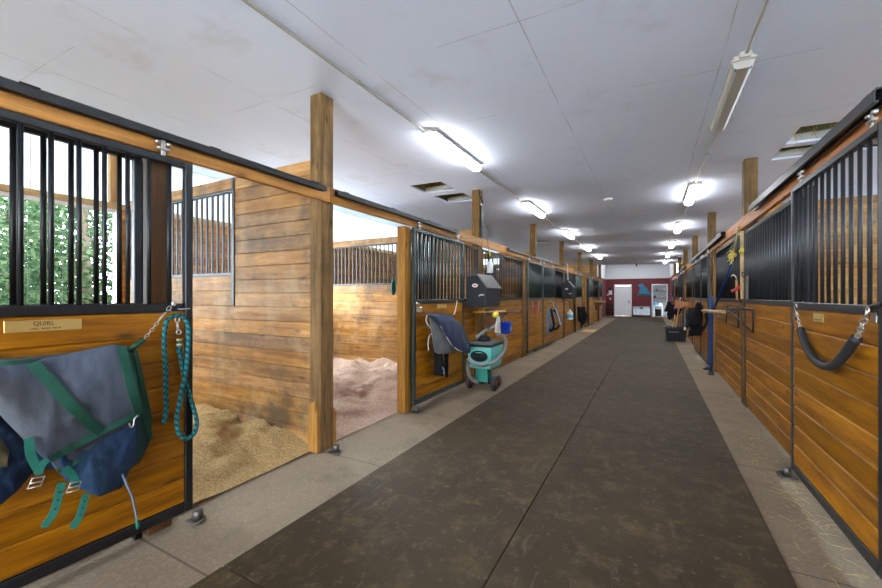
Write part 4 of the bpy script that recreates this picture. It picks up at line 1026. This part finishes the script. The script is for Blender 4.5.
c = P(495.5, 314.5, -2.06); m = MB(); m.lathe([(.01, -.055), (.035, -.04), (.042, 0), (.035, .04), (.01, .055)], c, (.3, 1, .4), 10); m.build('sponge', 'yellow', t)
t = thing('bucket', 'small blue bucket hanging past the white cloth on the vacuum row', 'bucket', (-2.16, 6.7, .93))
c = P(505.5, 333.5, -2.08); m = MB(); m.lathe([(.075, 0), (.092, .17), (.098, .172), (.098, .19), (.088, .19), (.07, .012), (.005, .01)], c, n=22); m.build('pail', 'blue_bucket', t)
m = MB(); m.tube(curve([c + Vector((0, -.095, .18)), c + Vector((0, -.05, .25)), c + Vector((0, .0, .275)), c + Vector((0, .05, .25)), c + Vector((0, .095, .18))], 6), .004, 6); m.build('handle', 'silver', t)
m = MB(); m.tube([c + Vector((0, -.0, .272)), Vector((c.x, c.y - .12, 1.16))], .003, 6); m.build('hook', 'iron', t)
m = MB(); m.prism([c + Vector((.088, a, b)) for a, b in ((-.03, .06), (.03, .06), (.03, .12), (-.03, .12))], (.006, 0, 0)); m.build('label', 'lightblue', t)
# rope with ring and bottle by the second post
t = thing('hanging_string', 'thin cord with ring hanging beside the cable-strapped post', 'cord', (-2.55, 6.4, 1.7))
a, b_ = P(487, 229, -2.55), P(488.5, 252, -2.55)
m = MB(); m.tube([a, b_, P(489, 262, -2.55)], .005, 6); m.build('cord', 'rust_iron', t); m = MB(); m.tube([a + Vector((0, .03 * math.cos(g), .04 + .04 * math.sin(g))) for g in [2 * PI * i / 14 for i in range(14)]], .006, 6, closed=True); m.build('ring', 'iron', t)
c = P(490, 273, -2.55); m = MB(); m.lathe([(.05, 0), (.055, .01), (.055, .16), (.03, .2), (.018, .21), (.018, .235), (.005, .24)], c, n=14); m.build('bottle', 'white_plastic', t)
m = MB(); m.tube([P(489, 250, -2.54), P(490.5, 257, -2.54)], .016, 8); m.build('knot', 'yellow', t)
t = thing('green_halter', 'green halter hanging inside the second open stall by the jamb', 'halter', (-2.83, 4.0, 1.4))
q = P(393.5, 294, -2.79); z1 = P(393.5, 280, -2.79).z
m = MB(); m.tube([Vector((q.x, q.y + .03 * math.cos(g), (q.z + z1) / 2 + (z1 - q.z) / 2 * math.sin(g))) for g in [2 * PI * i / 18 for i in range(18)]], .014, 7, closed=True); m.tube([Vector((q.x - .012, q.y + .015 * math.cos(g), (q.z + z1) / 2 - .02 + (z1 - q.z) / 2.6 * math.sin(g))) for g in [2 * PI * i / 18 for i in range(18)]], .013, 7, closed=True); m.build('webbing', 'green_strap', t)
m = MB(); m.tube([(q.x, q.y, z1), (q.x, q.y, z1 + .06), (-2.716, q.y + .01, z1 + .075)], .005, 6); m.build('hook', 'iron', t)
# pink rope loop
cf = lambda x, y, X: P(500 + x / 4.9, 230 + y / 4.9, X)
t = thing('pink_lead_rope', 'thin pink rope looped on the far door of the vacuum row', 'lead rope', (-2.48, 9.6, 1.1))
m = MB(); m.tube(curve([cf(160, 352, -2.5), cf(160, 380, -2.46), cf(168, 405, -2.46), cf(178, 415, -2.46), cf(186, 395, -2.46), cf(190, 352, -2.5)], 7), .014, 6); m.build('rope', 'pink_rope', t)
m = MB(); m.tube(curve([cf(163, 380, -2.45), cf(172, 395, -2.45), cf(180, 410, -2.45)], 5), .011, 6); m.build('knot', 'red_tag', t)
# looped straps bundle (grey-blue webbing)
t = thing('strap_bundle', 'bundle of looped grey and black straps on the far door', 'straps', (-2.46, 11.0, .9))
cg = lambda x, y, X: P(540 + x / 9.8, 290 + y / 9.8, X)
loops = [([(88, 165), (70, 250), (72, 340), (68, 390), (85, 425), (105, 400), (118, 350)], 'strap_blue', .05), ([(100, 170), (82, 260), (90, 360), (80, 415)], 'lining_grey', .055), ([(140, 120), (150, 180), (185, 250), (192, 320), (175, 360), (140, 385), (115, 350), (125, 270), (105, 190)], 'strap_blue', .06), ([(120, 195), (160, 240), (182, 320), (150, 380), (110, 380)], 'blanket_black', .06), ([(95, 185), (105, 260), (120, 340), (100, 400), (78, 380)], 'blanket_black', .06), ([(130, 175), (165, 270), (180, 340)], 'piping', .03)]
for i, (pp, mt, wd) in enumerate(loops):
    m = MB(); m.ribbon(curve([PL(540 + x / 9.8, 290 + y / 9.8, (-2.46, 10.75), (-2.26, 11.2), .012 * i) for x, y in pp], 6), wd, (.6, -1, .1), .012); m.build('strap', mt, t)
m = MB(); q = PL(554, 303, (-2.46, 10.75), (-2.26, 11.2)); m.tube([(-2.519, q.y, q.z + .06), q, q - Vector((0, 0, .15))], .012, 6); m.build('hook', 'silver', t)
# jug under second box, dark rug beyond, hanging cord
t = thing('spray_jug', 'white and blue jug hanging just beyond the second black wall box', 'jug', (-2.46, 13.7, .9))
c = P(569.8, 319.5, -2.46); m = MB(); m.lathe([(.10, 0), (.115, .02), (.115, .2), (.08, .27), (.035, .3), (.035, .34), (.01, .345)], c, n=16); m.build('bottle', 'white_plastic', t)
m = MB(); m.lathe([(.118, .05), (.119, .06), (.119, .16), (.118, .17)], c, n=16); m.build('label', 'lightblue', t)
m = MB(); m.tube([c + Vector((0, 0, .34)), c + Vector((0, .0, .62)), c + Vector((-.15, .0, .66))], .02, 8); m.build('strap', 'lining_grey', t)
t = thing('hanging_string', 'cord hanging from the header down to the second black wall box', 'cord', (-2.4, 13.2, 1.9))
m = MB(); m.tube([P(567.5, 263, -2.55), P(568, 280, -2.5)], .014, 6); m.build('cord', 'white_cloth', t)
t = thing('horse_rug', 'small black rug hung on a far door of the vacuum row', 'horse rug', (-2.4, 16, .8))
px_ = lambda x, y: (540 + x / 9.8, 290 + y / 9.8)
drape_slant([(362, 165), (440, 165)], [(370, 300), (400, 345), (420, 310), (458, 250)], (-2.42, 15.9), (-2.16, 16.34), .03, 5, 6.1, .12, 26, 20, px_).build('cloth', 'blanket_black', t, solid=.03)
drape_slant([(392, 300), (412, 300)], [(395, 370), (410, 370)], (-2.40, 15.95), (-2.16, 16.38), .02, 5, 6.1, .05, 8, 10, px_).build('tail_strap', 'blanket_charcoal', t, solid=.02)
m = MB(); q = PL(*px_(375, 170), (-2.42, 15.9), (-2.16, 16.34)); m.tube([(-2.519, q.y, q.z + .05), q], .015, 6); m.build('hook', 'iron', t)
t = thing('fold_shelf', 'pale wooden wall shelf at the far end of the vacuum row', 'shelf', (-2.35, 20.6, 1.0))
m = MB(); m.box(-2.6, -2.12, 21.4, 22.1, 1.08, 1.15, .01); m.build('board', 'pale_wood', t)
m = MB(); m.prism([(-2.6, 21.7, .7), (-2.54, 21.7, .7), (-2.2, 21.7, 1.079), (-2.6, 21.7, 1.079)], (0, .05, 0)); m.build('bracket', 'brown_wood', t)
m = MB(); m.box(-2.45, -1.97, 15.9, 17.3, .001, .02, .004); tag(m.build('door_mat', 'pale_wood'), 'pale board lying on the concrete by the far opening', 'board')

# ------------------------------------------------------------------ blue-pole row
XS = .905
t = thing('stall_strap', 'black rubber strap on chains hung across the first blue-pole row door', 'strap', (XS, 3.4, 1.1))
ct = lambda x, y, X=XS: P(770 + x / 4.9, 280 + y / 4.9, X)
pts = curve([ct(150, 240), ct(168, 300), ct(195, 355), ct(235, 405), ct(280, 425), ct(325, 410), ct(370, 360), ct(405, 310), ct(424, 285)], 8)
m = MB(); m.tube(pts, .024, 12); m.build('strap', 'rubber', t)
m = MB(); chain(m, ct(132, 165), ct(150, 238), .0, .03, .003); m.build('chain', 'silver', t)
m = MB(); m.box(XS - .004, XS + .004, ct(128, 125).y - .015, ct(128, 125).y + .012, ct(150, 205).z, ct(150, 125).z, .003); m.build('leather_tab', 'rubber', t)
m = MB(); m.tube([ct(122, 125), ct(128, 150), ct(134, 170)], [.004, .008, .005], 8); m.tube([ct(128, 128) + Vector((0, .014 * math.cos(g), .016 * math.sin(g))) for g in [2 * PI * i / 12 for i in range(12)]], .0035, 6, closed=True); m.build('snap', 'silver', t)
m = MB(); chain(m, ct(424, 285), ct(455, 195), .0, .032, .0032); chain(m, ct(430, 280), ct(470, 190), 0.01, .032, .0032); m.build('chain', 'silver', t)
m = MB(); m.tube([ct(462, 195), ct(480, 150)], [.008, .005], 8); m.tube([ct(478, 150) + Vector((0, .016 * math.cos(g), .02 * math.sin(g))) for g in [2 * PI * i / 12 for i in range(12)]], .0038, 6, closed=True); m.build('snap', 'silver', t)
t = thing('door_handle_bar', 'black latch bar at the edge of the rubber strap door', 'latch', (.93, 2.78, 1.33))
m = MB(); m.tube(curve([ct(465, 140, .94), ct(500, 130, .93), ct(560, 112, .91)], 4), .010, 8); m.build('bar', 'black_steel', t)
m = MB(); c = ct(508, 190, .94); m.box(.938, .949, c.y - .03, c.y + .03, c.z - .02, c.z + .03, .003); m.build('strike', 'silver', t)

# wire blanket rack
t = thing('blanket_rack', 'black wire blanket rack folded against the boards under the yellow twine', 'blanket rack', (1.0, 6.2, 1.0))
XW = DR - .012; cw = lambda x, y, X=XW: P(700 + x / 5.88, 240 + y / 5.88, X)
A, B = cw(312, 412), cw(312, 545); C = cw(155, 402, .84); D_ = cw(155, 490, .84)
A2, B2 = cw(225, 402), cw(225, 516); C2 = cw(85, 440, .86)
for nm, q in (('bracket', [A, B, C]), ('bracket', [A2, B2, C2])):
    m = MB(); m.tube([q[0], q[1]], .009, 7); m.tube([q[1], q[2]], .008, 7); m.tube([q[0], q[2]], .007, 7); m.build(nm, 'black_steel', t)
m = MB(); m.tube([C, D_], .007, 7); m.tube(curve([C, cw(175, 385, .86), cw(230, 392, .95), A], 5), .006, 7); m.tube([cw(85, 392, .93), cw(175, 385, .86)], .006, 7); m.build('arm', 'black_steel', t)
for q in (A, A2):
    m = MB(); m.box(XW - .002, XW + .011, q.y - .02, q.y + .02, q.z - .03, q.z + .03, .002); m.build('mount', 'iron', t)

# blue pole and strap, yellow twine
t = thing('blue_pole', 'blue wrapped pole standing on the kerb against the stall front', 'pole', (.93, 8.9, 0))
tp, bt = P(711, 298, .93), P(711, 366, .93)
m = MB(); m.tube([(.93, bt.y, .004), (.93, bt.y, .25), (.93, tp.y, 1.0), (.935, tp.y, tp.z + .03)], .027, 12); m.build('pole', 'wrap_blue', t)
m = MB(); m.lathe([(.045, .002), (.045, .05), (.03, .06)], (.93, bt.y, 0), n=12); m.build('foot', 'iron', t)
t = thing('blue_strap', 'slanting blue rope tied from the blue pole up to the yellow twine', 'rope', (.95, 8, 1.8))
m = MB(); m.tube(curve([P(712, 312, .925), P(716, 304, .93), P(722, 289, .955), P(728, 274, .975), P(733, 259, .99)], 6), .017, 8); m.build('rope', 'wrap_blue', t)
t = thing('baling_twine', 'frayed yellow twine knotted on the bars of the blue-pole row', 'twine', (1.0, 7.2, 1.8))
kx = P(733, 255, .985); m = MB()
for i in range(22):
    a = random.uniform(0, 2 * PI); l = random.uniform(.07, .24)
    m.tube(curve([kx, kx + Vector((-.05 * random.random(), math.cos(a) * l * .6, math.sin(a) * l * .4)), kx + Vector((-.06 * random.random(), math.cos(a) * l, math.sin(a) * l * .5 - .04))], 4), .0042, 5)
m.build('frayed_ends', 'yellow', t)
m = MB(); m.lathe([(.01, -.04), (.04, -.02), (.04, .02), (.01, .04)], kx, (.2, .3, 1), 10); m.build('knot', 'straw', t)
m = MB(); m.tube([kx, P(736, 240, .995), P(738.5, 226, .99)], .009, 6); m.build('strand', 'straw', t)
m = MB(); q = P(741.5, 251, .985); m.lathe([(.01, -.035), (.025, -.02), (.025, .02), (.01, .035)], q, (.4, .3, 1), 8); m.build('bright_knot', 'yellow', t)
t = thing('wooden_stick', 'thin upright pale slat tied in front of the bars beside the yellow twine', 'slat', (1.0, 6.5, 1.35))
q0, q1 = P(741.5, 300, 1.012), P(742.5, 232, 1.012); m = MB(); m.box(1.0, 1.034, q0.y - .014, q0.y + .014, 1.371, 2.24, .004); m.build('stick', 'pale_wood', t)
t = thing('hand_pick', 'red tagged wooden handled tool standing on the rail by the pale slat', 'tool', (1.0, 7, 1.4))
q0, q1 = P(737, 300, 1.01), P(736.5, 280, 1.01); m = MB(); m.tube([q0, q1], .014, 8); m.build('handle', 'handle_wood', t)
m = MB(); m.tube([P(732.5, 291, .99), P(737, 289.5, .99), P(738.5, 287, .99)], .022, 8); m.build('tag', 'red_tag', t)
m = MB(); m.tube(curve([q1, q1 + Vector((-.01, -.02, .04)), q1 + Vector((-.03, .02, .07)), q1 + Vector((-.05, .05, .05))], 5), .008, 6); m.build('hook', 'silver', t)
t = thing('iron_hook', 'dark iron hook latch on the bars next to the pale slat', 'latch', (1.0, 6.3, 1.4))
q0 = P(746.5, 298, 1.012); m = MB(); m.box(1.0, 1.03, q0.y - .02, q0.y + .02, 1.372, 1.66, .004); m.build('plate', 'rust_iron', t)
m = MB(); m.tube(curve([(1.0, q0.y, 1.62), (.97, q0.y, 1.66), (.975, q0.y + .03, 1.70), (1.0, q0.y + .04, 1.69)], 5), .008, 6); m.build('hook', 'rust_iron', t)
t = thing('saddle_pole', 'short pale wooden pole sticking out beyond the blue pole', 'pole', (.8, 9.8, 1.2))
a, b_ = P(702.5, 310.5, .80), P(726, 312.5, .9); m = MB(); m.tube([a, b_], [.022, .03], 8); m.build('pole', 'pale_wood', t)
m = MB(); m.tube([b_, Vector((1.035, b_.y + .02, b_.z + .02))], .018, 6); m.build('bracket', 'iron', t)
m = MB(); m.ribbon(curve([P(706, 313, .83), P(707, 322, .84), P(703, 330, .84)], 5), .07, (-1, -.5, 0), .01); tag(m.build('hanging_strap', 'blanket_black'), 'black strap dangling from the short pale wooden pole', 'strap')

# rugs on the far doors
cb = lambda x, y: (660 + x / 10.7, 290 + y / 10.7)
def rug(lb, top, bot, p0, p1, mt, sd, extra=()):
    t = thing('horse_rug', lb, 'horse rug', (p0[0], p0[1], .6), 'rugs hung along the blue-pole row')
    drape_slant(top, bot, p0, p1, .05, 6, sd, .16, 30, 26, cb).build('cloth', mt, t, solid=.025)
    drape_slant([(q[0] + 6, q[1] + 4) for q in top], [(q[0] + 8, q[1] - 30) for q in bot], (p0[0], p0[1] + .12), (p1[0], p1[1] + .12), .05, 7, sd + 3, .05, 24, 20, cb).build('inner_layer', 'blanket_charcoal', t, solid=.025)
    for nm2, mt2, pp, wd in extra:
        m = MB(); m.ribbon(curve([PL(*cb(x, y), p0, p1, .19) for x, y in pp], 5), wd, (-.5, -1, .1), .012); m.build(nm2, mt2, t)
    q = PL(*cb(*top[-1]), p0, p1); m = MB(); m.tube([(.938, q.y, q.z + .04), q], .014, 6); m.build('hook', 'iron', t)
rug('black rug with pale tag hung on the first far blue-pole door', [(380, 190), (425, 130), (450, 180)], [(345, 480), (385, 500), (440, 485)], (.76, 10.38), (.88, 10.0), 'blanket_black', 1.7, [('tag', 'white_cloth', [(362, 412), (382, 420)], .06), ('strap', 'lining_grey', [(370, 250), (372, 330), (360, 400)], .03)])
rug('charcoal rug hung between the black rug and the broom tub', [(300, 220), (340, 190), (385, 190)], [(262, 410), (310, 440), (370, 380)], (.68, 12.2), (.86, 11.8), 'blanket_charcoal', 4.7)
rug('dark rug hung behind the broom tub', [(110, 150), (180, 160), (225, 190)], [(85, 250), (110, 290), (140, 320), (210, 260)], (.58, 16.4), (.84, 16.1), 'blanket_black', 8.7)
rug('last dark rug of the blue-pole row, by the store room', [(80, 120), (118, 130)], [(55, 225), (75, 230), (110, 235)], (.58, 23.4), (.84, 23.1), 'blanket_charcoal', 2.9)
c = P(*cb(222, 130), .875); t = thing('blue_halter', 'blue halter bunched on the bars above the dark rugs', 'halter', c)
m = MB()
for i in range(6):
    a = random.uniform(0, PI); m.tube([c + Vector((random.uniform(-.02, .02), .16 * math.cos(g + a), .13 * math.sin(g))) for g in [2 * PI * k / 14 for k in range(14)]], .028, 6, closed=True)
m.build('webbing', 'blue_bucket', t)
# tub with brooms
tx, ty = .66, 14.4
t = thing('tool_tub', 'black rubber tub holding brooms on the kerb of the blue-pole row', 'tub', (tx, ty, .017))
m = MB()
def rr(z, a, b): return [(tx + sx * a, ty + sy * b, z) for sx, sy in ((-1, -1), (1, -1), (1, 1), (-1, 1))]
frus(m, [rr(.0175, .25, .22), rr(.40, .29, .26), rr(.405, .33, .30), rr(.44, .33, .30), rr(.44, .275, .245), rr(.03, .235, .205)]); m.build('tub', 'black_plastic', t)
m = MB(); m.box(tx - .2, tx + .07, ty - .262, ty - .25, .27, .31, .002); m.build('label', 'lining_grey', t)
def tool(nm, lb, a, b, r, head=None):
    t = thing(nm, lb, 'broom' if 'broom' in nm else 'tool', a, 'tools standing in the black tub')
    m = MB(); m.tube([a, b], r, 8); m.build('handle', 'handle_wood', t)
    if head: head(t)
def broom_head(p, q, w):
    def h(t):
        m = MB(); d = (q - p).normalized(); s2 = Vector((1, 0, -.25)).normalized() * w
        vs = [p - s2 * .25, p + s2 * .25, q + s2, q - s2 * .8]; e = Vector((0, .09, 0)); m.prism(vs, e); o = m.build('bristles', 'bristle', t)
        m = MB(); m.prism([p - s2 * .28 - d * .03, p + s2 * .28 - d * .03, p + s2 * .4 + d * .06, p - s2 * .4 + d * .06], Vector((0, .094, 0))); m.build('binding', 'pink_rope', t)
    return h
c1, c2 = P(*cb(130, 365), .58), P(*cb(285, 70), .80)
tool('broom', 'broom with tan bristles standing upside down in the black tub', Vector((.60, ty, .06)), Vector((c2.x, ty + .2, 1.37)), .017, broom_head(Vector((.70, ty + .08, 1.02)), Vector((.86, ty + .15, 1.24)), .26))
tool('pitch_fork', 'wooden handle leaning beside the broom in the black tub', Vector((.56, ty + .1, .06)), Vector((.80, ty + .28, 1.12)), .015)
tool('scoop_stick', 'pale stick leaning at the aisle side of the black tub', Vector((.50, ty - .08, .07)), Vector((.64, ty - .02, .82)), .014)

# ------------------------------------------------------------------ the far end
t = thing('steel_trunk', 'long galvanised trunk against the red end wall between the two doorways', 'trunk', (-.62, YE - .3, 0))
m = MB(); m.box(-1.16, -.10, YE - .55, YE - .04, .10, .60, .02); m.build('body', 'galv', t)
m = MB(); m.box(-1.18, -.08, YE - .58, YE - .03, .605, .70, .025); m.build('lid', 'galv', t)
m = MB(); m.box(-.72, -.52, YE - .59, YE - .575, .52, .66, .006); m.build('latch', 'iron', t)
m = MB()
for x in (-1.1, -.2): m.box(x, x + .06, YE - .5, YE - .1, .002, .10)
m.build('skids', 'black_steel', t)
# wall sign, blue
t = thing('wall_sign', 'blue cut-out sign of an animal on the dark red wall', 'sign', (-.55, YE - .02, 1.45))
m = MB(); sp = [(-.40, 0.02), (.42, 0.02), (.42, .16), (.30, .30), (.20, .52), (.08, .66), (-.04, .78), (-.14, .86), (-.20, .80), (-.32, .80), (-.34, .68), (-.24, .60), (-.22, .48), (-.30, .36), (-.26, .20), (-.38, .14)]
m.prism([(-.50 + x, YE - .035, 1.42 + z) for x, z in sp], (0, .025, 0)); sg = m.build('panel', 'sign_blue', t)
m = MB(); m.box(-.86, -.14, YE - .042, YE - .034, 1.455, 1.56, .002)
m.build('lower_band', 'sign_dark', sg)
# notices, switch, phone
for i, (x0, x1, z0, z1, mt, nm, lb) in enumerate(((-2.72, -2.50, 1.50, 1.80, 'white_plastic', 'paper_notice', 'white paper notice on the red wall beside the white door'), (-2.66, -2.56, 1.16, 1.28, 'white_plastic', 'light_switch', 'white light switch plate below the paper notice'), (-2.82, -2.74, 1.42, 1.56, 'white_plastic', 'thermostat', 'small white control on the red wall by the corner'))):
    m = MB(); m.box(x0, x1, YE - .014, YE - .0065, z0, z1, .002); o = m.build(nm, mt); tag(o, lb, nm.replace('_', ' '))
    if nm == 'light_switch':
        m = MB(); m.box(x0 + .035, x0 + .065, YE - .024, YE - .0145, z0 + .04, z0 + .08, .003); m.build('toggle', 'door_white', o)
t = thing('wall_phone', 'black wall telephone next to the paper notice', 'telephone', (-2.78, YE - .03, 1.55))
m = MB(); m.box(-2.70, -2.56 + .0, YE - .05, YE - .007, 1.84, 2.0, .012); m.build('body', 'black_plastic', t)
m = MB(); m.tube([(-2.68, YE - .065, 1.97), (-2.68, YE - .065, 1.86)], .02, 8); m.build('handset', 'rubber', t)
# low rack with boots
t = thing('boot_rack', 'low dark rack of boots in the corner by the white door', 'rack', (-2.6, YE - .3, 0))
m = MB()
for z in (.28, .58): m.box(-2.84, -2.42, YE - .42, YE - .02, z, z + .03, .004)
m.build('shelf', 'brown_wood', t)
m = MB()
for x in (-2.84, -2.45):
    for y in (-.42, -.05): m.box(x, x + .03, YE + y, YE + y + .03, .001, .66, .003)
m.build('frame', 'black_steel', t)
for i in range(4):
    x = -2.78 + .1 * i; z = .616
    m = MB(); m.tube(curve([(x, YE - .36, z + .03), (x, YE - .24, z + .05), (x, YE - .17, z + .08), (x, YE - .16, z + .28)], 4), [.035] * 9 + [.04] * 4, 8)
    tag(m.build('riding_boot', 'rubber'), '%s black boot standing on top of the low rack in the corner' % ord_(i), 'boot', 'boots on the corner rack')
m = MB(); m.box(-2.7, -1.9, 27.2, 28.2, .0165, .03, .005); tag(m.build('door_mat', 'rubber'), 'black mat lying before the corner boot rack', 'mat')
t = thing('security_camera', 'small black camera on the ceiling edge above the white wall', 'camera', (-.7, 24.55, 3.15))
m = MB(); m.box(-.80, -.74, 24.52, 24.58, 3.14, 3.2, .005); m.lathe([(.05, 0), (.05, .02), (.02, .03)], (-.77, 24.5, 3.177), (0, 0, 1), 10); m.build('mount', 'black_plastic', t)
m = MB(); m.lathe([(.02, -.09), (.04, -.085), (.04, .03), (.03, .05)], (-.77, 24.5, 3.11), (0, -1, -.3), 12); m.build('body', 'black_plastic', t)

# ------------------------------------------------------------------ trees outside the first window
def tree(x, y, h, r, lm, lb, n):
    t = thing('garden_tree', lb, 'tree', (x, y, -.06), 'trees outside the stall window')
    m = MB(); m.tube(curve([(x, y, -.06), (x + .1, y + .05, h * .3), (x - .05, y + .1, h * .6), (x + .05, y, h * .9)], 5), [.16 - .13 * i / 15 for i in range(16)], 9)
    for k in range(9):
        z = h * random.uniform(.15, .8); a = random.uniform(0, 2 * PI); l = r * random.uniform(.5, .85)
        m.tube(curve([(x, y, z), (x + .5 * l * math.cos(a), y + .5 * l * math.sin(a), z + .25 * l), (x + l * math.cos(a), y + l * math.sin(a), z + .3 * l)], 4), [.05, .045, .04, .03, .03, .02, .02, .015, .01], 6)
    m.build('trunk', 'bark', t)
    m = MB()
    cl = []
    while len(cl) < 90:
        q = (random.uniform(-r, r), random.uniform(-r, r), random.uniform(.02, 1) * h)
        if math.hypot(q[0], q[1]) < r * .93: cl.append(q)
    for i in range(n):
        c = random.choice(cl); p = Vector((x + max(-r, min(r, c[0] + random.gauss(0, .26))), y + max(-r, min(r, c[1] + random.gauss(0, .26))), max(.05, c[2] + random.gauss(0, .26))))
        d = Vector((random.gauss(0, 1), random.gauss(0, 1), random.gauss(0, .7))).normalized(); s2 = d.orthogonal().normalized(); s2 = Matrix.Rotation(random.uniform(0, 6.3), 3, d) @ s2
        l = random.uniform(.07, .13) if x > -11 else random.uniform(.11, .20); w = l * .55
        m._add([p, p + d * l * .5 + s2 * w * .5, p + d * l, p + d * l * .5 - s2 * w * .5], [(0, 1, 2, 3)])
    m.build('foliage', lm, t, fixn=False)
for x, y, h, r, lm, n, lb in ((-9.2, 3.15, 4.6, 1.35, 'leaf_a', 9000, 'pale green tree standing just outside the first stall window'), (-9.2, .35, 3.8, 1.3, 'leaf_b', 4500, 'dark green bushy tree outside the start of the first stall window'),
        (-9.3, 6.0, 5.0, 1.35, 'leaf_b', 4000, 'darker tree outside beyond the end of the first stall window'), (-12.6, 3.1, 6.0, 1.6, 'leaf_b', 9000, 'dark tree deeper in the garden behind the pale green tree'),
        (-12.6, 6.85, 6.5, 1.6, 'leaf_a', 8000, 'tall pale tree deeper in the garden beyond the window end'), (-16.4, 4.6, 7.5, 2.0, 'leaf_a', 9000, 'tallest tree at the very back of the garden'), (-16.4, 8.8, 7.0, 2.0, 'leaf_b', 5000, 'dark tree at the very back of the garden')):
    tree(x, y, h, r, lm, lb, n)
# ------------------------------------------------------------------ light, sky, camera
w = bpy.data.worlds.new('sky'); SC.world = w; w.use_nodes = True
bg = w.node_tree.nodes['Background']; bg.inputs[0].default_value = (0.76, 0.88, 1.0, 1); bg.inputs[1].default_value = SKY
s_ = bpy.data.lights.new('sun', 'SUN'); s_.energy = SUN; s_.angle = .02; s_.color = (1, .95, .86)
so = bpy.data.objects.new('sun', s_); COL.objects.link(so); so.rotation_euler = (math.radians(8), math.radians(42), 0)
def area(name, loc, rot, sx, sy, e, col):
    l = bpy.data.lights.new(name, 'AREA'); l.shape = 'RECTANGLE'; l.size = sx; l.size_y = sy; l.energy = e; l.color = col
    o = bpy.data.objects.new(name, l); COL.objects.link(o); o.location = loc; o.rotation_euler = rot; return o
area('doorway_daylight', (-.8, Y0 + .1, 1.55), (PI / 2, 0, 0), 3.5, 2.8, DOORW, (1.0, .95, .88))
area('end_room_daylight', (-.9, 27.3, 3.9), (0, 0, 0), 3.0, 3.5, 110, (.9, .95, 1.0))  # overhead lamp added out of view to brighten the red end wall
area('window_daylight', (-BACKL - .2, 5.27, 1.88), (0, -PI / 2, 0), 1.28, 1.75, 100, (.86, .93, 1.0))  # lamp added outside the unseen second window to lift its light on the bedding
area('window_daylight_narrow', (-BACKL - .2, -.45, 1.88), (0, -PI / 2, 0), 1.28, .84, 34, (.9, .95, 1.0))  # added fill lamp behind the unseen narrow opening, for the first stall's shavings
cam = bpy.data.cameras.new('camera'); cam.sensor_width = 36; cam.lens = 36 * FPX / 882; cam.clip_start = .02; cam.clip_end = 200
cam.shift_y = (HOR - 294) / 882
co = bpy.data.objects.new('camera', cam); COL.objects.link(co); co.location = (0, 0, CAMH); co.rotation_euler = (PI / 2, 0, TH); SC.camera = co
vs = SC.view_settings; vs.view_transform = 'Standard'; vs.look = 'None'; vs.gamma = 1; vs.use_curve_mapping = False; vs.exposure = EXPO
SC.cycles.max_bounces = 10; SC.cycles.diffuse_bounces = 6; SC.cycles.use_denoising = True
SC.cycles.sample_clamp_indirect = 8; SC.cycles.caustics_reflective = False; SC.cycles.caustics_refractive = False
